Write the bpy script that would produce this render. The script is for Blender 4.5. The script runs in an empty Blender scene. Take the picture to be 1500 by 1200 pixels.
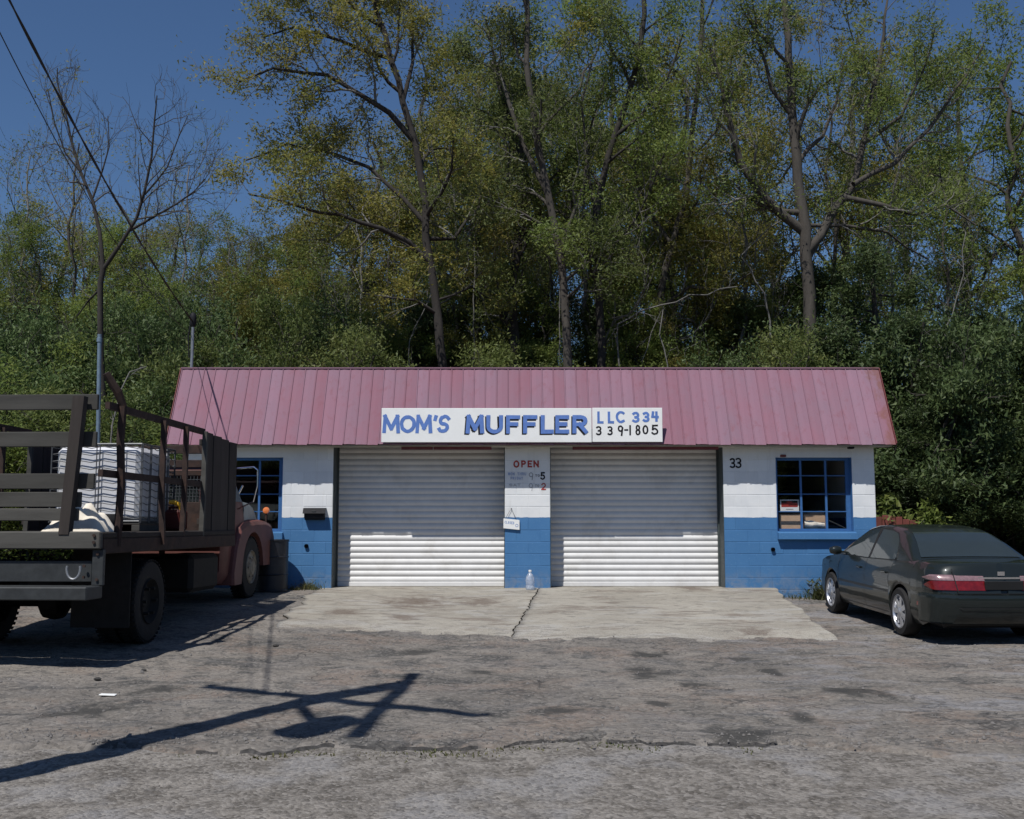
import bpy, math, random
import numpy as np
from mathutils import Vector, Matrix

random.seed(7)
rng = np.random.default_rng(11)
scene = bpy.context.scene
col = scene.collection
R = math.radians

# ------------------------------------------------------------------ camera
F_PX = 1590.0
PITCH = math.atan(170.0 / F_PX)
CAM_Z = 1.5
cam_d = bpy.data.cameras.new('camera')
cam_d.sensor_width = 36.0
cam_d.lens = 36.0 * F_PX / 1500.0
cam_d.clip_start = 0.1
cam_d.clip_end = 2500.0
cam = bpy.data.objects.new('camera', cam_d)
cam.location = (0, 0, CAM_Z)
cam.rotation_euler = (R(90) + PITCH, 0, 0)
col.objects.link(cam)
scene.camera = cam

# ------------------------------------------------------------------ sky, sun, exposure
SX, SY = 0.285, 0.543                      # shadow drift per metre of height
SUN_DIR = Vector((SX, SY, -1.0)).normalized()
elev = math.asin(-SUN_DIR.z)
world = bpy.data.worlds.new('World')
scene.world = world
world.use_nodes = True
wn = world.node_tree
for n in list(wn.nodes):
    wn.nodes.remove(n)
sky = wn.nodes.new('ShaderNodeTexSky')
sky.sky_type = 'NISHITA'
sky.sun_disc = False
sky.sun_elevation = elev
sky.sun_rotation = math.atan2(-SUN_DIR.x, -SUN_DIR.y)
sky.air_density = 1.0
sky.dust_density = 0.3
sky.ozone_density = 10.0
bg = wn.nodes.new('ShaderNodeBackground')
bg.inputs['Strength'].default_value = 0.07
wo = wn.nodes.new('ShaderNodeOutputWorld')
wn.links.new(sky.outputs[0], bg.inputs[0])
wn.links.new(bg.outputs[0], wo.inputs[0])

sun_d = bpy.data.lights.new('sun', 'SUN')
sun_d.energy = 4.2
sun_d.angle = R(0.53)
sun_d.color = (1.0, 0.965, 0.92)
sun = bpy.data.objects.new('sun', sun_d)
sun.rotation_euler = SUN_DIR.to_track_quat('-Z', 'Y').to_euler()
sun.location = (-8, -12, 30)
col.objects.link(sun)

vs = scene.view_settings
scene.display_settings.display_device = 'sRGB'
vs.view_transform = 'Standard'
vs.look = 'None'
vs.exposure = 0.12
vs.gamma = 1.0
vs.use_curve_mapping = False
scene.render.engine = 'CYCLES'
scene.cycles.use_denoising = True
scene.cycles.max_bounces = 6
scene.cycles.transparent_max_bounces = 8
scene.render.film_transparent = False

# ------------------------------------------------------------------ measuring helpers
CP, SP = math.cos(PITCH), math.sin(PITCH)

def ray(px, py):
    u = (px - 750.0) / F_PX
    v = (600.0 - py) / F_PX
    return Vector((u, CP - v * SP, SP + v * CP))

def P(px, py, Y):
    d = ray(px, py)
    t = Y / d.y
    return Vector((d.x * t, Y, CAM_Z + d.z * t))

LY = np.array([-400, 0, 6, 9, 11.3, 14, 17.2, 19, 23, 30, 60, 90, 1500.])
LL = np.array([-.15, -.12, -.06, .0, .08, .24, .40, .43, .5, 1.0, 4.5, 6, 6.])
LM = np.array([-.15, -.12, -.08, -.02, .0, .05, .27, .40, .5, 1.0, 4.5, 6, 6.])
LR = np.array([-.15, -.12, -.09, -.04, .0, .04, .13, .27, .42, 1.0, 4.5, 6, 6.])

def gz(x, y):
    x = np.asarray(x, float); y = np.asarray(y, float)
    a = np.interp(y, LY, LL); b = np.interp(y, LY, LM); c = np.interp(y, LY, LR)
    t = np.clip(x / 5.0, -1, 1)
    z = np.where(t < 0, b + (a - b) * -t, b + (c - b) * t)
    return z + .012 * np.sin(x * 1.3 + 2 * np.sin(y * .7)) * np.cos(y * .9 + 1)

def G(px, py):
    d = ray(px, py)
    z = 0.0
    for _ in range(30):
        t = (z - CAM_Z) / d.z
        z = float(gz(d.x * t, d.y * t))
    return Vector((d.x * t, d.y * t, z))

# ------------------------------------------------------------------ mesh builder
class MB:
    def __init__(s):
        s.v = []; s.f = []; s.n = 0
    def add(s, verts, faces):
        b = s.n
        s.v.extend([tuple(p) for p in verts]); s.n += len(verts)
        s.f.extend([tuple(i + b for i in f) for f in faces])
        return s
    def hexa(s, c):
        return s.add(c, [(0, 3, 2, 1), (4, 5, 6, 7), (0, 1, 5, 4), (1, 2, 6, 5), (2, 3, 7, 6), (3, 0, 4, 7)])
    def box(s, x0, x1, y0, y1, z0, z1):
        return s.hexa([(x0, y0, z0), (x1, y0, z0), (x1, y1, z0), (x0, y1, z0), (x0, y0, z1), (x1, y0, z1), (x1, y1, z1), (x0, y1, z1)])
    def cbox(s, x0, x1, y0, y1, z0, z1, c=.01):
        c = min(c, .45 * min(x1 - x0, y1 - y0, z1 - z0))
        V = []
        idx = {}
        for ix, X in enumerate((x0, x1)):
            for iy, Y in enumerate((y0, y1)):
                for iz, Z in enumerate((z0, z1)):
                    sx, sy, sz = (1 - 2 * ix) * c, (1 - 2 * iy) * c, (1 - 2 * iz) * c
                    for a, p in enumerate(((X, Y + sy, Z + sz), (X + sx, Y, Z + sz), (X + sx, Y + sy, Z))):
                        idx[(ix, iy, iz, a)] = len(V); V.append(p)
        Fc = []
        def q(keys, flip):
            k = [idx[i] for i in keys]
            Fc.append(tuple(k[::-1] if flip else k))
        for i in (0, 1):
            q([(i, 0, 0, 0), (i, 0, 1, 0), (i, 1, 1, 0), (i, 1, 0, 0)], i == 1)
            q([(0, i, 0, 1), (1, i, 0, 1), (1, i, 1, 1), (0, i, 1, 1)], i == 1)
            q([(0, 0, i, 2), (0, 1, i, 2), (1, 1, i, 2), (1, 0, i, 2)], i == 1)
        for i in (0, 1):
            for j in (0, 1):
                q([(i, j, 0, 0), (i, j, 0, 1), (i, j, 1, 1), (i, j, 1, 0)], (i + j) % 2 == 1)
                q([(i, 0, j, 0), (i, 1, j, 0), (i, 1, j, 2), (i, 0, j, 2)], (i + j) % 2 == 1)
                q([(0, i, j, 1), (0, i, j, 2), (1, i, j, 2), (1, i, j, 1)], (i + j) % 2 == 1)
        for i in (0, 1):
            for j in (0, 1):
                for k in (0, 1):
                    q([(i, j, k, 0), (i, j, k, 1), (i, j, k, 2)], (i + j + k) % 2 == 0)
        return s.add(V, Fc)
    def bar(s, a, b, w, h=None, up=(0, 0, 1)):
        h = w if h is None else h
        a = Vector(a); b = Vector(b); d = (b - a).normalized()
        up = Vector(up)
        if abs(d.dot(up)) > .95: up = Vector((0, 1, 0))
        x = d.cross(up).normalized(); y = x.cross(d).normalized()
        x *= w / 2; y *= h / 2
        return s.hexa([a - x - y, a + x - y, a + x + y, a - x + y, b - x - y, b + x - y, b + x + y, b - x + y])
    def tube(s, pts, r, n=8, caps=True):
        pts = [Vector(p) for p in pts]
        if not hasattr(r, '__len__'): r = [r] * len(pts)
        V = []; Fc = []
        ref = Vector((0, 0, 1))
        d0 = (pts[1] - pts[0]).normalized()
        if abs(d0.dot(ref)) > .9: ref = Vector((1, 0, 0))
        x = d0.cross(ref).normalized()
        for i, p in enumerate(pts):
            d = (pts[min(i + 1, len(pts) - 1)] - pts[max(i - 1, 0)]).normalized()
            x = (x - d * x.dot(d)).normalized(); y = d.cross(x)
            for k in range(n):
                a = 2 * math.pi * k / n
                V.append(p + (x * math.cos(a) + y * math.sin(a)) * r[i])
        for i in range(len(pts) - 1):
            for k in range(n):
                k2 = (k + 1) % n
                Fc.append((i * n + k, i * n + k2, (i + 1) * n + k2, (i + 1) * n + k))
        if caps:
            Fc.append(tuple(range(n))[::-1]); Fc.append(tuple((len(pts) - 1) * n + k for k in range(n)))
        return s.add(V, Fc)
    def lathe(s, prof, n=24, axis='z', c=(0, 0, 0), caps=True):
        V = []; Fc = []
        for (r, h) in prof:
            for k in range(n):
                a = 2 * math.pi * k / n
                p = (r * math.cos(a), r * math.sin(a), h)
                if axis == 'x': p = (p[2], p[0], p[1])
                if axis == 'y': p = (p[1], p[2], p[0])
                V.append((p[0] + c[0], p[1] + c[1], p[2] + c[2]))
        m = len(prof)
        for i in range(m - 1):
            for k in range(n):
                k2 = (k + 1) % n
                Fc.append((i * n + k, i * n + k2, (i + 1) * n + k2, (i + 1) * n + k))
        if caps:
            Fc.append(tuple(range(n))[::-1]); Fc.append(tuple((m - 1) * n + k for k in range(n)))
        return s.add(V, Fc)
    def prism(s, poly, axis, a, b):
        n = len(poly)
        def mk(p, h):
            if axis == 'x': return (h, p[0], p[1])
            if axis == 'y': return (p[0], h, p[1])
            return (p[0], p[1], h)
        V = [mk(p, a) for p in poly] + [mk(p, b) for p in poly]
        Fc = [tuple(range(n))[::-1], tuple(range(n, 2 * n))]
        for i in range(n):
            j = (i + 1) % n
            Fc.append((i, j, n + j, n + i))
        return s.add(V, Fc)
    def grid(s, pts):
        m, n = len(pts), len(pts[0])
        V = [p for row in pts for p in row]
        Fc = [(i * n + j, i * n + j + 1, (i + 1) * n + j + 1, (i + 1) * n + j) for i in range(m - 1) for j in range(n - 1)]
        return s.add(V, Fc)
    def mesh(s, name, mat=None, smooth=None):
        me = bpy.data.meshes.new(name)
        me.from_pydata(s.v, [], s.f)
        fix_normals(me)
        if mat is not None: me.materials.append(mat)
        if smooth is not None:
            me.shade_smooth()
            me.set_sharp_from_angle(angle=R(smooth))
        me.update()
        return me
    def build(s, name, mat, parent=None, smooth=None, off=None):
        if off is not None:
            ox, oy, oz = off
            s.v = [(p[0] - ox, p[1] - oy, p[2] - oz) for p in s.v]
        return link(name, s.mesh(name, mat, smooth), parent)

import bmesh
def fix_normals(me):
    bm = bmesh.new(); bm.from_mesh(me)
    bmesh.ops.recalc_face_normals(bm, faces=bm.faces)
    bm.to_mesh(me); bm.free()

def link(name, data, parent=None, loc=None):
    o = bpy.data.objects.new(name, data)
    col.objects.link(o)
    if parent is not None: o.parent = parent
    if loc is not None: o.location = loc
    return o

def tag(o, label=None, cat=None, group=None, kind=None):
    if label: o['label'] = label
    if cat: o['category'] = cat
    if group: o['group'] = group
    if kind: o['kind'] = kind
    return o

def thing(name, label, cat, loc=(0, 0, 0), group=None, rot=(0, 0, 0)):
    o = link(name, None)
    o.location = loc; o.rotation_euler = rot
    return tag(o, label, cat, group)

def copy_tree(o, parent=None):
    c = o.copy(); col.objects.link(c)
    if parent is not None: c.parent = parent
    for ch in list(o.children): copy_tree(ch, c)
    return c

def fast_mesh(name, V, Fq, mat, smooth=False):
    V = np.ascontiguousarray(V, np.float32); Fq = np.ascontiguousarray(Fq, np.int32)
    k = Fq.shape[1]
    me = bpy.data.meshes.new(name)
    me.vertices.add(len(V)); me.vertices.foreach_set('co', V.ravel())
    me.loops.add(Fq.size); me.loops.foreach_set('vertex_index', Fq.ravel())
    me.polygons.add(len(Fq))
    me.polygons.foreach_set('loop_start', np.arange(0, Fq.size, k, dtype=np.int32))
    if smooth: me.polygons.foreach_set('use_smooth', np.ones(len(Fq), bool))
    me.materials.append(mat)
    me.update(calc_edges=True)
    return me

# ------------------------------------------------------------------ materials
def new_mat(name):
    m = bpy.data.materials.new(name); m.use_nodes = True
    nt = m.node_tree
    for n in list(nt.nodes): nt.nodes.remove(n)
    return m, nt

class NT:
    def __init__(s, nt): s.nt = nt
    def n(s, t, **kw):
        x = s.nt.nodes.new('ShaderNode' + t)
        for k, v in kw.items(): setattr(x, k, v)
        return x
    def l(s, a, b): s.nt.links.new(a, b)
    def setin(s, inp, v):
        if isinstance(v, bpy.types.NodeSocket): s.l(v, inp)
        elif isinstance(v, (tuple, list)) and len(v) == 3 and inp.type == 'RGBA': inp.default_value = (*v, 1)
        else: inp.default_value = v
    def pos(s, scale=(1, 1, 1)):
        g = s.n('NewGeometry')
        if scale == (1, 1, 1): return g.outputs['Position']
        m = s.n('Mapping'); m.inputs['Scale'].default_value = scale
        s.l(g.outputs['Position'], m.inputs['Vector'])
        return m.outputs[0]
    def noise(s, scale, vec, detail=4, rough=.6, dist=0):
        x = s.n('TexNoise'); x.inputs['Scale'].default_value = scale
        x.inputs['Detail'].default_value = detail; x.inputs['Roughness'].default_value = rough
        x.inputs['Distortion'].default_value = dist
        s.l(vec, x.inputs['Vector'])
        return x.outputs['Fac']
    def ramp(s, fac, a, b, ca=0.0, cb=1.0):
        x = s.n('MapRange'); x.inputs[1].default_value = a; x.inputs[2].default_value = b
        x.inputs[3].default_value = ca; x.inputs[4].default_value = cb
        s.setin(x.inputs[0], fac)
        return x.outputs[0]
    def mix(s, fac, a, b, mode='MIX'):
        x = s.n('Mix', data_type='RGBA', blend_type=mode)
        s.setin(x.inputs[0], fac); s.setin(x.inputs[6], a); s.setin(x.inputs[7], b)
        return x.outputs[2]
    def math(s, op, a, b=0.0):
        x = s.n('Math', operation=op); s.setin(x.inputs[0], a); s.setin(x.inputs[1], b)
        return x.outputs[0]
    def bump(s, h, strength=.3, dist=.01):
        x = s.n('Bump'); x.inputs['Strength'].default_value = strength; x.inputs['Distance'].default_value = dist
        s.l(h, x.inputs['Height'])
        return x.outputs[0]
    def out(s, col, rough=.7, metal=0.0, normal=None, spec=.5, **kw):
        b = s.n('BsdfPrincipled')
        s.setin(b.inputs['Base Color'], col); s.setin(b.inputs['Roughness'], rough); s.setin(b.inputs['Metallic'], metal)
        b.inputs['Specular IOR Level'].default_value = spec
        for k, v in kw.items(): s.setin(b.inputs[k.replace('_', ' ')], v)
        if normal is not None: s.l(normal, b.inputs['Normal'])
        o = s.n('OutputMaterial'); s.l(b.outputs[0], o.inputs['Surface'])
        return b

def sc(c, k): return tuple(min(1, x * k) for x in c)

def mat(name, c, rough=.7, metal=0.0, var=.2, scale=6.0, bump=.15, dist=.004, dirt=None, dirt_amt=.3, spec=.4, rnd=0.0, coat=0.0, stretch=(1, 1, 1), obj=False):
    m, nt = new_mat(name); t = NT(nt)
    if obj:
        tc = t.n('TexCoord'); v = tc.outputs['Object']
        if stretch != (1, 1, 1):
            mp = t.n('Mapping'); mp.inputs['Scale'].default_value = stretch; t.l(v, mp.inputs[0]); v = mp.outputs[0]
    else:
        v = t.pos(stretch)
    f = t.noise(scale, v, 6, .65)
    cc = t.mix(t.ramp(f, .3, .7), sc(c, 1 - var), sc(c, 1 + var))
    if dirt:
        f2 = t.noise(scale * .45, v, 7, .7, .4)
        cc = t.mix(t.ramp(f2, .52, .68, 0, dirt_amt), cc, dirt)
    if rnd:
        oi = t.n('ObjectInfo')
        k = t.ramp(oi.outputs['Random'], 0, 1, 1 - rnd, 1 + rnd)
        cb = t.n('CombineColor'); [t.l(k, cb.inputs[i]) for i in range(3)]
        cc = t.mix(1.0, cc, cb.outputs[0], 'MULTIPLY')
    nrm = t.bump(t.noise(scale * 8, v, 4, .6), bump, dist) if bump else None
    t.out(cc, rough, metal, nrm, spec, Coat_Weight=coat)
    return m

def leaf_mat(name, c1, c2, trans=.35, scale=.5, c3=None):
    m, nt = new_mat(name); t = NT(nt)
    v = t.pos()
    f = t.noise(scale, v, 3, .6)
    f2 = t.noise(scale * 9, v, 2, .5)
    cc = t.mix(t.ramp(f, .35, .65), c1, c2)
    if c3: cc = t.mix(t.ramp(f2, .5, .68), cc, c3)
    oi = t.n('ObjectInfo')
    k = t.ramp(oi.outputs['Random'], 0, 1, .8, 1.2)
    cb = t.n('CombineColor'); [t.l(k, cb.inputs[i]) for i in range(3)]
    cc = t.mix(1.0, cc, cb.outputs[0], 'MULTIPLY')
    d = t.n('BsdfPrincipled'); t.l(cc, d.inputs['Base Color']); d.inputs['Roughness'].default_value = .55
    d.inputs['Specular IOR Level'].default_value = .25
    tr = t.n('BsdfTranslucent'); t.l(cc, tr.inputs['Color'])
    mx = t.n('MixShader'); mx.inputs[0].default_value = trans
    t.l(d.outputs[0], mx.inputs[1]); t.l(tr.outputs[0], mx.inputs[2])
    o = t.n('OutputMaterial'); t.l(mx.outputs[0], o.inputs['Surface'])
    return m

def glass_mat(name, tint=(.02, .025, .03), alpha=.75, rough=.03):
    m, nt = new_mat(name); t = NT(nt)
    g = t.n('BsdfGlossy'); g.inputs['Roughness'].default_value = rough
    g.inputs['Color'].default_value = (.9, .95, 1, 1)
    tr = t.n('BsdfTransparent'); tr.inputs['Color'].default_value = (alpha, alpha, alpha, 1)
    fr = t.n('Fresnel'); fr.inputs['IOR'].default_value = 1.5
    ge = t.n('NewGeometry'); front = t.math('SUBTRACT', 1.0, ge.outputs['Backfacing'])
    mx = t.n('MixShader'); t.l(t.math('MULTIPLY', fr.outputs[0], front), mx.inputs[0]); t.l(tr.outputs[0], mx.inputs[1]); t.l(g.outputs[0], mx.inputs[2])
    o = t.n('OutputMaterial'); t.l(mx.outputs[0], o.inputs['Surface'])
    return m

M = {}
M['block_core'] = None
def wall_mat():
    m, nt = new_mat('painted block'); t = NT(nt)
    v = t.pos()
    sep = t.n('SeparateXYZ'); t.l(v, sep.inputs[0])
    wob = t.noise(9, v, 3, .5)
    z = t.math('ADD', sep.outputs['Z'], t.ramp(wob, .3, .7, -.006, .006))
    isw = t.ramp(z, BAND_Z - .004, BAND_Z + .004)
    f = t.noise(3.0, v, 6, .65)
    f3 = t.noise(38, v, 3, .6)
    wht = t.mix(t.ramp(f, .3, .75), (.755, .765, .76), (.66, .68, .69))
    blu = t.mix(t.ramp(f, .3, .7), (.050, .158, .335), (.062, .180, .365))
    blu = t.mix(t.ramp(f3, .60, .74, 0, .40), blu, (.16, .29, .46))
    # scuffs and mud splash low on the wall
    g = t.noise(7, v, 6, .7, .5)
    low = t.ramp(z, .40, .78, .55, 0)
    blu = t.mix(t.math('MULTIPLY', low, t.ramp(g, .42, .62)), blu, (.25, .26, .27))
    streak = t.noise(5, t.pos((3.0, 1, .35)), 5, .6)
    wht = t.mix(t.ramp(streak, .56, .75, 0, .35), wht, (.52, .52, .48))
    c = t.mix(isw, blu, wht)
    oi = t.n('ObjectInfo')
    k = t.ramp(oi.outputs['Random'], 0, 1, .955, 1.04)
    cb = t.n('CombineColor'); [t.l(k, cb.inputs[i]) for i in range(3)]
    c = t.mix(1.0, c, cb.outputs[0], 'MULTIPLY')
    t.out(c, .62, 0, t.bump(t.noise(60, v, 4, .6), .3, .003), .35)
    return m
BAND_Z = P(900, 758, 18.9).z

def roof_mat():
    m, nt = new_mat('faded red metal'); t = NT(nt)
    v = t.pos((1, 1, .35))
    f = t.noise(2.2, v, 5, .6)
    f2 = t.noise(9, v, 5, .7, .3)
    oi = t.n('ObjectInfo')
    r = oi.outputs['Random']
    c = t.mix(t.ramp(r, 0, 1), (.240, .112, .145), (.272, .158, .206))
    c = t.mix(t.ramp(f, .35, .7, 0, .55), c, (.205, .148, .188))
    c = t.mix(t.ramp(f2, .54, .74, 0, .6), c, (.215, .086, .104))
    f3 = t.noise(22, t.pos((1, 1, .15)), 4, .7)
    c = t.mix(t.ramp(f3, .62, .8, 0, .35), c, (.18, .075, .06))
    sep = t.n('SeparateXYZ'); t.l(v0 := t.pos(), sep.inputs[0])
    endx = t.math('ADD', t.ramp(sep.outputs['X'], 5.9, 6.55, -.25, .30), t.ramp(sep.outputs['Z'], 4.0, 4.3, 0, .06))
    rn = t.math('ADD', t.noise(4.5, t.pos((1, 1, .5)), 6, .7, .4), endx)
    c = t.mix(t.ramp(rn, .68, .84, 0, .5), c, (.17, .068, .030))
    t.out(c, .78, 0, t.bump(f2, .08, .01), .12)
    return m

def ground_mat():
    m, nt = new_mat('earth and leaf litter'); t = NT(nt)
    v = t.pos()
    f = t.noise(.8, v, 6, .7)
    f2 = t.noise(30, v, 5, .7)
    c = t.mix(t.ramp(f, .35, .65), (.13, .105, .075), (.085, .085, .045))
    c = t.mix(t.ramp(f2, .45, .75), c, (.17, .15, .12))
    sep = t.n('SeparateXYZ'); t.l(v, sep.inputs[0])
    near = t.ramp(sep.outputs['Y'], 8.4, 9.0, 1, 0)
    g1 = t.noise(5, v, 8, .75, .3)
    grav = t.mix(t.ramp(g1, .40, .58), (.11, .099, .086), (.25, .230, .205))
    g2 = t.noise(1.1, v, 5, .6)
    grav = t.mix(t.ramp(g2, .51, .60, 0, .6), grav, (.28, .275, .275))
    vo = t.n('TexVoronoi'); vo.inputs['Scale'].default_value = 42; t.l(v, vo.inputs['Vector'])
    spk = t.n('SeparateColor'); t.l(vo.outputs['Color'], spk.inputs[0])
    grav = t.mix(t.ramp(spk.outputs[0], .45, .95, 0, .6), grav, (.31, .29, .265))
    grav = t.mix(t.ramp(spk.outputs[1], .55, 1.0, 0, .6), grav, (.06, .056, .052))
    c = t.mix(near, c, grav)
    h = t.math('ADD', t.noise(45, v, 5, .7), t.math('MULTIPLY', vo.outputs['Distance'], -.5))
    t.out(c, .95, 0, t.bump(h, .8, .02), .15)
    return m

def stains(t, c, v, spots, colr, amt):
    nz = t.noise(3.2, v, 6, .7, .5)
    sep = t.n('SeparateXYZ'); t.l(v, sep.inputs[0])
    tot = None
    for (px, py, w, h) in spots:
        g_ = G(px, py); rx = abs(G(px + w, py).x - g_.x); ry = abs(G(px, py - h).y - g_.y)
        dx = t.math('DIVIDE', t.math('SUBTRACT', sep.outputs['X'], g_.x), rx)
        dy = t.math('DIVIDE', t.math('SUBTRACT', sep.outputs['Y'], g_.y), ry)
        d = t.math('SQRT', t.math('ADD', t.math('MULTIPLY', dx, dx), t.math('MULTIPLY', dy, dy)))
        d = t.math('ADD', d, t.ramp(nz, .35, .65, -.55, .55))
        m_ = t.ramp(d, .35, 1.05, 1, 0)
        tot = m_ if tot is None else t.math('MAXIMUM', tot, m_)
    return t.mix(t.math('MULTIPLY', tot, amt), c, colr)
ASPH_STAINS = [(945, 985, 38, 11), (1250, 1013, 42, 8), (1300, 1018, 26, 4), (1095, 965, 26, 5), (955, 958, 36, 5), (1172, 1048, 22, 14), (1075, 1076, 60, 14), (1020, 1003, 30, 4), (960, 1030, 26, 4), (700, 985, 30, 4), (140, 1042, 70, 12), (230, 1010, 40, 8), (1130, 985, 16, 8), (820, 1040, 40, 6), (610, 955, 40, 5)]
APRON_STAINS = [(602, 880, 46, 7), (930, 888, 40, 6), (1108, 929, 30, 4), (590, 907, 26, 4), (700, 872, 40, 4), (1010, 871, 26, 4), (505, 900, 28, 5)]
def asphalt_mat():
    m, nt = new_mat('old asphalt'); t = NT(nt)
    v = t.pos()
    vs_ = t.pos((.75, 1.0, 1))
    f = t.noise(.55, v, 6, .65, .4)
    c = t.mix(t.ramp(f, .40, .58), (.148, .134, .118), (.222, .200, .174))
    red = t.noise(.9, v, 5, .6, .5)
    c = t.mix(t.ramp(red, .50, .62, 0, .6), c, (.200, .150, .118))
    st = t.noise(1.7, vs_, 7, .72, .6)
    c = t.mix(t.ramp(st, .52, .60, 0, .8), c, (.050, .051, .050))
    st2 = t.noise(4.5, vs_, 6, .7, .4)
    c = t.mix(t.ramp(st2, .53, .61, 0, .65), c, (.062, .062, .061))
    gr = t.noise(14, t.pos((.55, 1.1, 1)), 5, .75, .2)
    c = t.mix(t.ramp(gr, .41, .50, .30, 0), c, (.070, .068, .068))
    c = t.mix(t.ramp(gr, .54, .64, 0, .28), c, (.30, .285, .27))
    pale = t.noise(1.3, t.pos((.6, 1, 1)), 6, .7, .8)
    sep = t.n('SeparateXYZ'); t.l(v, sep.inputs[0])
    rx = t.ramp(sep.outputs['X'], 1.0, 4.5, .12, .75)
    c = t.mix(t.math('MULTIPLY', rx, t.ramp(pale, .50, .62)), c, (.255, .255, .268))
    vo = t.n('TexVoronoi'); vo.inputs['Scale'].default_value = 36; t.l(v, vo.inputs['Vector'])
    spk = t.n('SeparateColor'); t.l(vo.outputs['Color'], spk.inputs[0])
    c = t.mix(t.ramp(spk.outputs[0], .55, 1.0, 0, .5), c, (.27, .25, .225))
    c = t.mix(t.ramp(spk.outputs[1], .60, 1.0, 0, .45), c, (.045, .044, .043))
    c = stains(t, c, v, ASPH_STAINS, (.042, .042, .040), .85)
    # fine cracks
    wv = t.n('TexVoronoi', feature='DISTANCE_TO_EDGE'); wv.inputs['Scale'].default_value = .55
    dn = t.n('TexNoise'); dn.inputs['Scale'].default_value = 2.4; dn.inputs['Detail'].default_value = 5; t.l(v, dn.inputs['Vector'])
    mx = t.n('Mix', data_type='RGBA', blend_type='LINEAR_LIGHT'); mx.inputs[0].default_value = .35
    t.l(v, mx.inputs[6]); t.l(dn.outputs['Color'], mx.inputs[7]); t.l(mx.outputs[2], wv.inputs['Vector'])
    crk = t.ramp(wv.outputs['Distance'], .0, .013, 1, 0)
    gate = t.ramp(t.noise(.45, v, 2, .5), .48, .56)
    crk = t.math('MULTIPLY', crk, gate)
    c = t.mix(t.math('MULTIPLY', crk, .45), c, (.03, .03, .03))
    h = t.math('ADD', t.noise(40, v, 6, .75), t.math('MULTIPLY', crk, -1.2))
    h = t.math('ADD', h, t.math('MULTIPLY', vo.outputs['Distance'], -.35))
    t.out(c, .93, 0, t.bump(h, .75, .014), .2)
    return m

def concrete_mat():
    m, nt = new_mat('apron concrete'); t = NT(nt)
    v = t.pos()
    f = t.noise(.9, v, 6, .65, .3)
    c = t.mix(t.ramp(f, .32, .68), (.248, .228, .190), (.350, .326, .276))
    br = t.noise(2.1, t.pos((.5, 1.3, 1)), 6, .7, .6)
    c = t.mix(t.ramp(br, .53, .62, 0, .75), c, (.155, .125, .10))
    wt = t.noise(1.4, t.pos((.5, 1.2, 1)), 6, .7, .8)
    c = t.mix(t.ramp(wt, .52, .60, 0, .55), c, (.36, .35, .325))
    dk = t.noise(6, t.pos((.6, 1.2, 1)), 6, .75, .4)
    c = t.mix(t.ramp(dk, .53, .61, 0, .6), c, (.13, .12, .105))
    c = stains(t, c, v, APRON_STAINS, (.115, .085, .065), .75)
    vo = t.n('TexVoronoi'); vo.inputs['Scale'].default_value = 95; t.l(v, vo.inputs['Vector'])
    spk = t.n('SeparateColor'); t.l(vo.outputs['Color'], spk.inputs[0])
    sep = t.n('SeparateXYZ'); t.l(v, sep.inputs[0])
    worn = t.ramp(sep.outputs['Y'], 13.8, 15.6, .6, .18)
    c = t.mix(t.math('MULTIPLY', worn, t.ramp(spk.outputs[0], .5, 1)), c, (.40, .385, .35))
    c = t.mix(t.math('MULTIPLY', worn, t.ramp(spk.outputs[1], .6, 1)), c, (.10, .09, .085))
    t.out(c, .9, 0, t.bump(t.noise(45, v, 6, .7), .5, .008), .25)
    return m

M['wall'] = wall_mat()
M['roof'] = roof_mat()
M['ground'] = ground_mat()
M['asphalt'] = asphalt_mat()
M['concrete'] = concrete_mat()
M['tar'] = mat('bare bitumen edge', (.060, .057, .054), .9, var=.7, scale=22, bump=.8, dist=.02)
M['door'] = mat('roller slat paint', (.68, .68, .67), .5, var=.06, scale=4, bump=.1, dirt=(.42, .40, .36), dirt_amt=.35, rnd=.03)
M['jamb'] = mat('dark steel channel', (.05, .062, .062), .6, var=.25, scale=9)
M['soffit'] = mat('soffit board', (.36, .34, .28), .8, var=.2, scale=4)
M['redtrim'] = mat('dark red trim', (.15, .035, .035), .7, var=.25)
M['inside'] = mat('shop interior', (.10, .10, .105), .9, var=.2, scale=2)
M['blue'] = mat('blue window paint', (.040, .125, .30), .5, var=.12, scale=12)
M['glass'] = glass_mat('window glass', alpha=.96)
M['board'] = mat('sign white', (.80, .81, .79), .5, var=.03, scale=3, bump=.05, dirt=(.62, .61, .57), dirt_amt=.25)
M['signblue'] = mat('sign blue paint', (.105, .20, .50), .55, var=.14, scale=14, bump=.05)
M['black'] = mat('black paint', (.016, .016, .019), .65, var=.3, scale=12, bump=.05, spec=.15)
M['red'] = mat('red paint', (.36, .04, .03), .55, var=.15, scale=12, bump=.05)
M['paleblue'] = mat('faded blue paint', (.28, .36, .55), .6, var=.15, scale=20, bump=.05)
M['fadeblack'] = mat('faded black paint', (.28, .28, .29), .6, var=.2, scale=25, bump=.05)
M['metal'] = mat('galvanised', (.33, .34, .35), .45, .7, var=.2, scale=10)
M['bluepole'] = mat('blue grey pole paint', (.15, .21, .27), .5, .2, var=.2, scale=9)
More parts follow.
